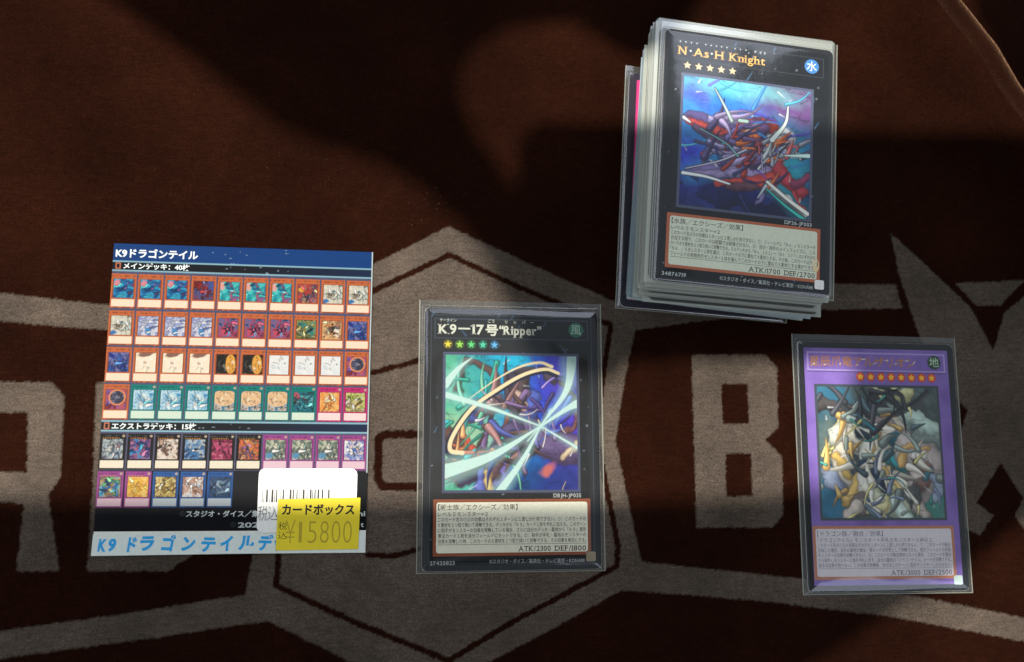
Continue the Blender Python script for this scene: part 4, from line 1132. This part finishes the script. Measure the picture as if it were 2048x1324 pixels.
# white price sticker and the yellow one over it
st = link('white_sticker', slab('white_sticker', rrect(30.8, 20.0, 2.0, 6, 22.75, -32.6), 0.47, 0.56, 0.01), [mat('sticker_white', (244, 244, 240), .5, .9)] * 2, sheet)
acc = ([], [])
rs = random.Random(21)
x = 8.6
for wd, gap in [(.18, .3), (.16, .5), (.55, .5), (.14, .35), (.62, .3), (.2, .25), (.4, .8), (.15, .5), (.45, .6), (.12, .35), (.15, .35), (.6, .3), (.4, .7), (.35, .3), (.12, .2), (.15, .25), (.14, .3), (.6, .5), (.12, .2), (.12, .55),
                (.55, .2), (.3, .3), (.4, .5), (.55, .3), (.12, .3), (.5, .5), (.12, .7), (.5, .35), (.12, .4), (.12, .3), (.15, .3)]:
    b = len(acc[0]); acc[0].extend([(x, -32.5), (x + wd, -32.5), (x + wd, -29.2), (x, -29.2)] if x > 14 else [(x, -33.2), (x + wd, -33.2), (x + wd, -29.2), (x, -29.2)])
    acc[1].append([b, b + 1, b + 2, b + 3]); x += wd + gap * 1.12
put_text('barcode', acc, 0.58, mat('barcode_grey', (74, 72, 66), .6, .6), st)
acc = ([], [])
text_into(acc, '税', 7.6, -38.6, 2.9, 5.0, -.012, 3); text_into(acc, '込', 10.7, -38.6, 3.0, 5.0, -.012, 3)
put_text('sticker_lettering', acc, 0.58, mat('sticker_ink_dark', (48, 46, 40), .6, .7), st)
acc = ([], [])
for s_, x_ in (('??', 8.0), ('?', 11.6), ('??', 32.0)):
    for k in range(len(s_)):
        b = len(acc[0]); xx = x_ + k * .8
        acc[0].extend([(xx, -25.6), (xx + .45, -25.4), (xx + .4, -25.25), (xx - .02, -25.45)]); acc[1].append([b, b + 1, b + 2, b + 3])
put_text('faded_print', acc, 0.58, mat('faded_ink', (190, 190, 186), .6, .8), st)
yl = link('yellow_sticker', slab('yellow_sticker', [(13.45, -48.15), (39.05, -47.9), (39.35, -31.8), (13.6, -32.3)], 0.57, 0.68, 0.01), [mat('sticker_yellow', (230, 208, 46), .5, .95, grain=.05, scale=120)] * 2, sheet)
acc = ([], [])
text_into(acc, 'カードボックス', 14.9, -36.9, 22.7, 3.6, .035, 4)
put_text('shop_lettering', acc, 0.70, mat('sticker_ink_black', (30, 26, 16), .6, .7), yl)
acc = ([], [])
text_into(acc, '税', 14.0, -41.6, 2.7, 2.6, -.006, 3); text_into(acc, '込', 14.0, -44.5, 2.7, 2.6, -.006, 3)
put_text('tax_lettering', acc, 0.70, mat('sticker_ink_brown', (56, 50, 30), .6, .75), yl)
acc = ([], [])
for ch, x, w in (('¥', 16.3, 3.0), ('1', 20.4, .95), ('5', 23.2, 2.7), ('8', 27.0, 2.7), ('0', 30.6, 2.7), ('0', 34.2, 2.7)):
    text_into(acc, ch, x, -46.0, w, 10.2, -.016 if ch != '1' else -.03, 6)
put_text('price_lettering', acc, 0.70, mat('price_ink_olive', (182, 160, 46), .6, .9), yl)

# ================================================================== fibre flecks and painted glints on the cloth
V, F = [], []
rs = random.Random(31)
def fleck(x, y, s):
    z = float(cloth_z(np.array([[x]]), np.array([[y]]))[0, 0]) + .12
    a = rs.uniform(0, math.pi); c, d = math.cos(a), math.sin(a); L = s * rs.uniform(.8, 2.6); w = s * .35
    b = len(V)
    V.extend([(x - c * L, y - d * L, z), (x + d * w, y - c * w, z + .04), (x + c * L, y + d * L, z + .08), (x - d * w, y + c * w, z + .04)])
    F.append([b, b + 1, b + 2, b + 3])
for _ in range(60):  # clustered pale flecks that stand in for fibre glints
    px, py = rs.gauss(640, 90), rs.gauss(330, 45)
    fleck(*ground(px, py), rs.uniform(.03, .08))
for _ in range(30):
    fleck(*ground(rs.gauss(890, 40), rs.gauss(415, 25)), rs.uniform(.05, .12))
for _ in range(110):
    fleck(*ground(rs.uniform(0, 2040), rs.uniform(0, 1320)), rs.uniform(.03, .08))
lint_glints = link('lint_glints', mesh('lint_glints', V, F), mat('lint_glint_pale', (170, 148, 126), .7, .5))
tag(lint_glints, 'fine pale fibre flecks and painted glints scattered over the brown cloth', 'lint_glints', kind='stuff')

# ================================================================== what throws the shade, above the frame: phone and added slabs cut to shape
def caster(pts, z):
    k = z / 310.0
    return [(x - SUN_SHIFT[0] * k, y - SUN_SHIFT[1] * k) for x, y in (ground(*p) for p in pts)]
phone = empty('phone', (0, 0, 0))
tag(phone, 'dark phone held level above the cloth, outside the picture', 'phone')
pc = caster([(1064, 237), (2130, 237), (2130, 745), (1064, 745)], 318)
cx = sum(p[0] for p in pc) / 4; cy = sum(p[1] for p in pc) / 4
pw = (max(p[0] for p in pc) - min(p[0] for p in pc)); ph = (max(p[1] for p in pc) - min(p[1] for p in pc))
dark = mat('phone_body', (30, 30, 34), .35, 1.0)
def ccw(p): return p if sum(a[0] * b[1] - b[0] * a[1] for a, b in zip(p, p[1:] + p[:1])) > 0 else p[::-1]
link('phone_body', slab('phone_body', rrect(pw, ph - 14, 9, 6, cx, cy), 314, 322, 1.2), [dark, dark], phone)
link('phone_screen', flat('phone_screen', [rrect(pw - 6, ph - 20, 7, 6, cx, cy)], 322.2), mat('screen_dark', (12, 12, 16), .1, 1.0), phone)
shade_slabs = empty('shade_slabs', (0, 0, 0))  # unseen slabs, shaped only by the shade they throw
tag(shade_slabs, 'unseen slabs shaped to throw the shade of arms in dark sleeves, outside the picture', 'shade_slabs')
slab_dark = mat('shade_slab_dark', (38, 40, 46), .8, 1.0)
LEFT = [(20, -170), (250, 0), (345, 70), (425, 130), (500, 190), (575, 245), (675, 283), (775, 316), (850, 364), (925, 432), (983, 508), (1012, 576), (1045, 640), (1085, 695), (1150, 735), (1240, 750),
        (1240, 420), (1064, 432), (1024, 390), (975, 320), (935, 265), (915, 200), (920, 140), (950, 85), (1024, 42), (1150, 30), (1250, 95), (1330, 110), (1400, 0), (1420, -170)]
RIGHT = [(1710, 730), (1700, 880), (1650, 980), (1500, 1010), (1150, 1016), (-300, 1012), (-300, 1520), (1470, 1520), (1610, 1340), (1780, 1225), (1950, 1120), (2060, 1030), (2240, 930), (2240, 730)]  # added blocker, cut to the outline of the lower and right shade
CORNER = [(1935, -160), (1968, 20), (2020, 110), (2075, 215), (2330, 330), (2330, -160)]  # added blocker that darkens the corner beyond the ridge
for nm, pts, z in (('arm_shade_slab', LEFT, 330), ('arm_shade_slab', RIGHT, 345), ('corner_shade_slab', CORNER, 360)):
    p = ccw(caster(pts, z))
    me = slab(nm, p, z - 6, z + 6, 2.0)
    # split the concave caps into triangles
    tri = tessellate_polygon([[Vector((x, y, 0)) for x, y in p]])
    n = len(p)
    V = [(x, y, z - 6) for x, y in p] + [(x, y, z + 6) for x, y in p]
    F = []
    for t in tri:
        a, b, c = (p[i] for i in t)
        up = (b[0] - a[0]) * (c[1] - a[1]) - (b[1] - a[1]) * (c[0] - a[0]) > 0
        t = list(t) if up else list(t)[::-1]
        F.append([n + i for i in t]); F.append(t[::-1])
    for i in range(n):
        j = (i + 1) % n
        F.append([i, j, n + j, n + i])
    bpy.data.meshes.remove(me)
    link(nm, mesh(nm, V, F), slab_dark, shade_slabs)
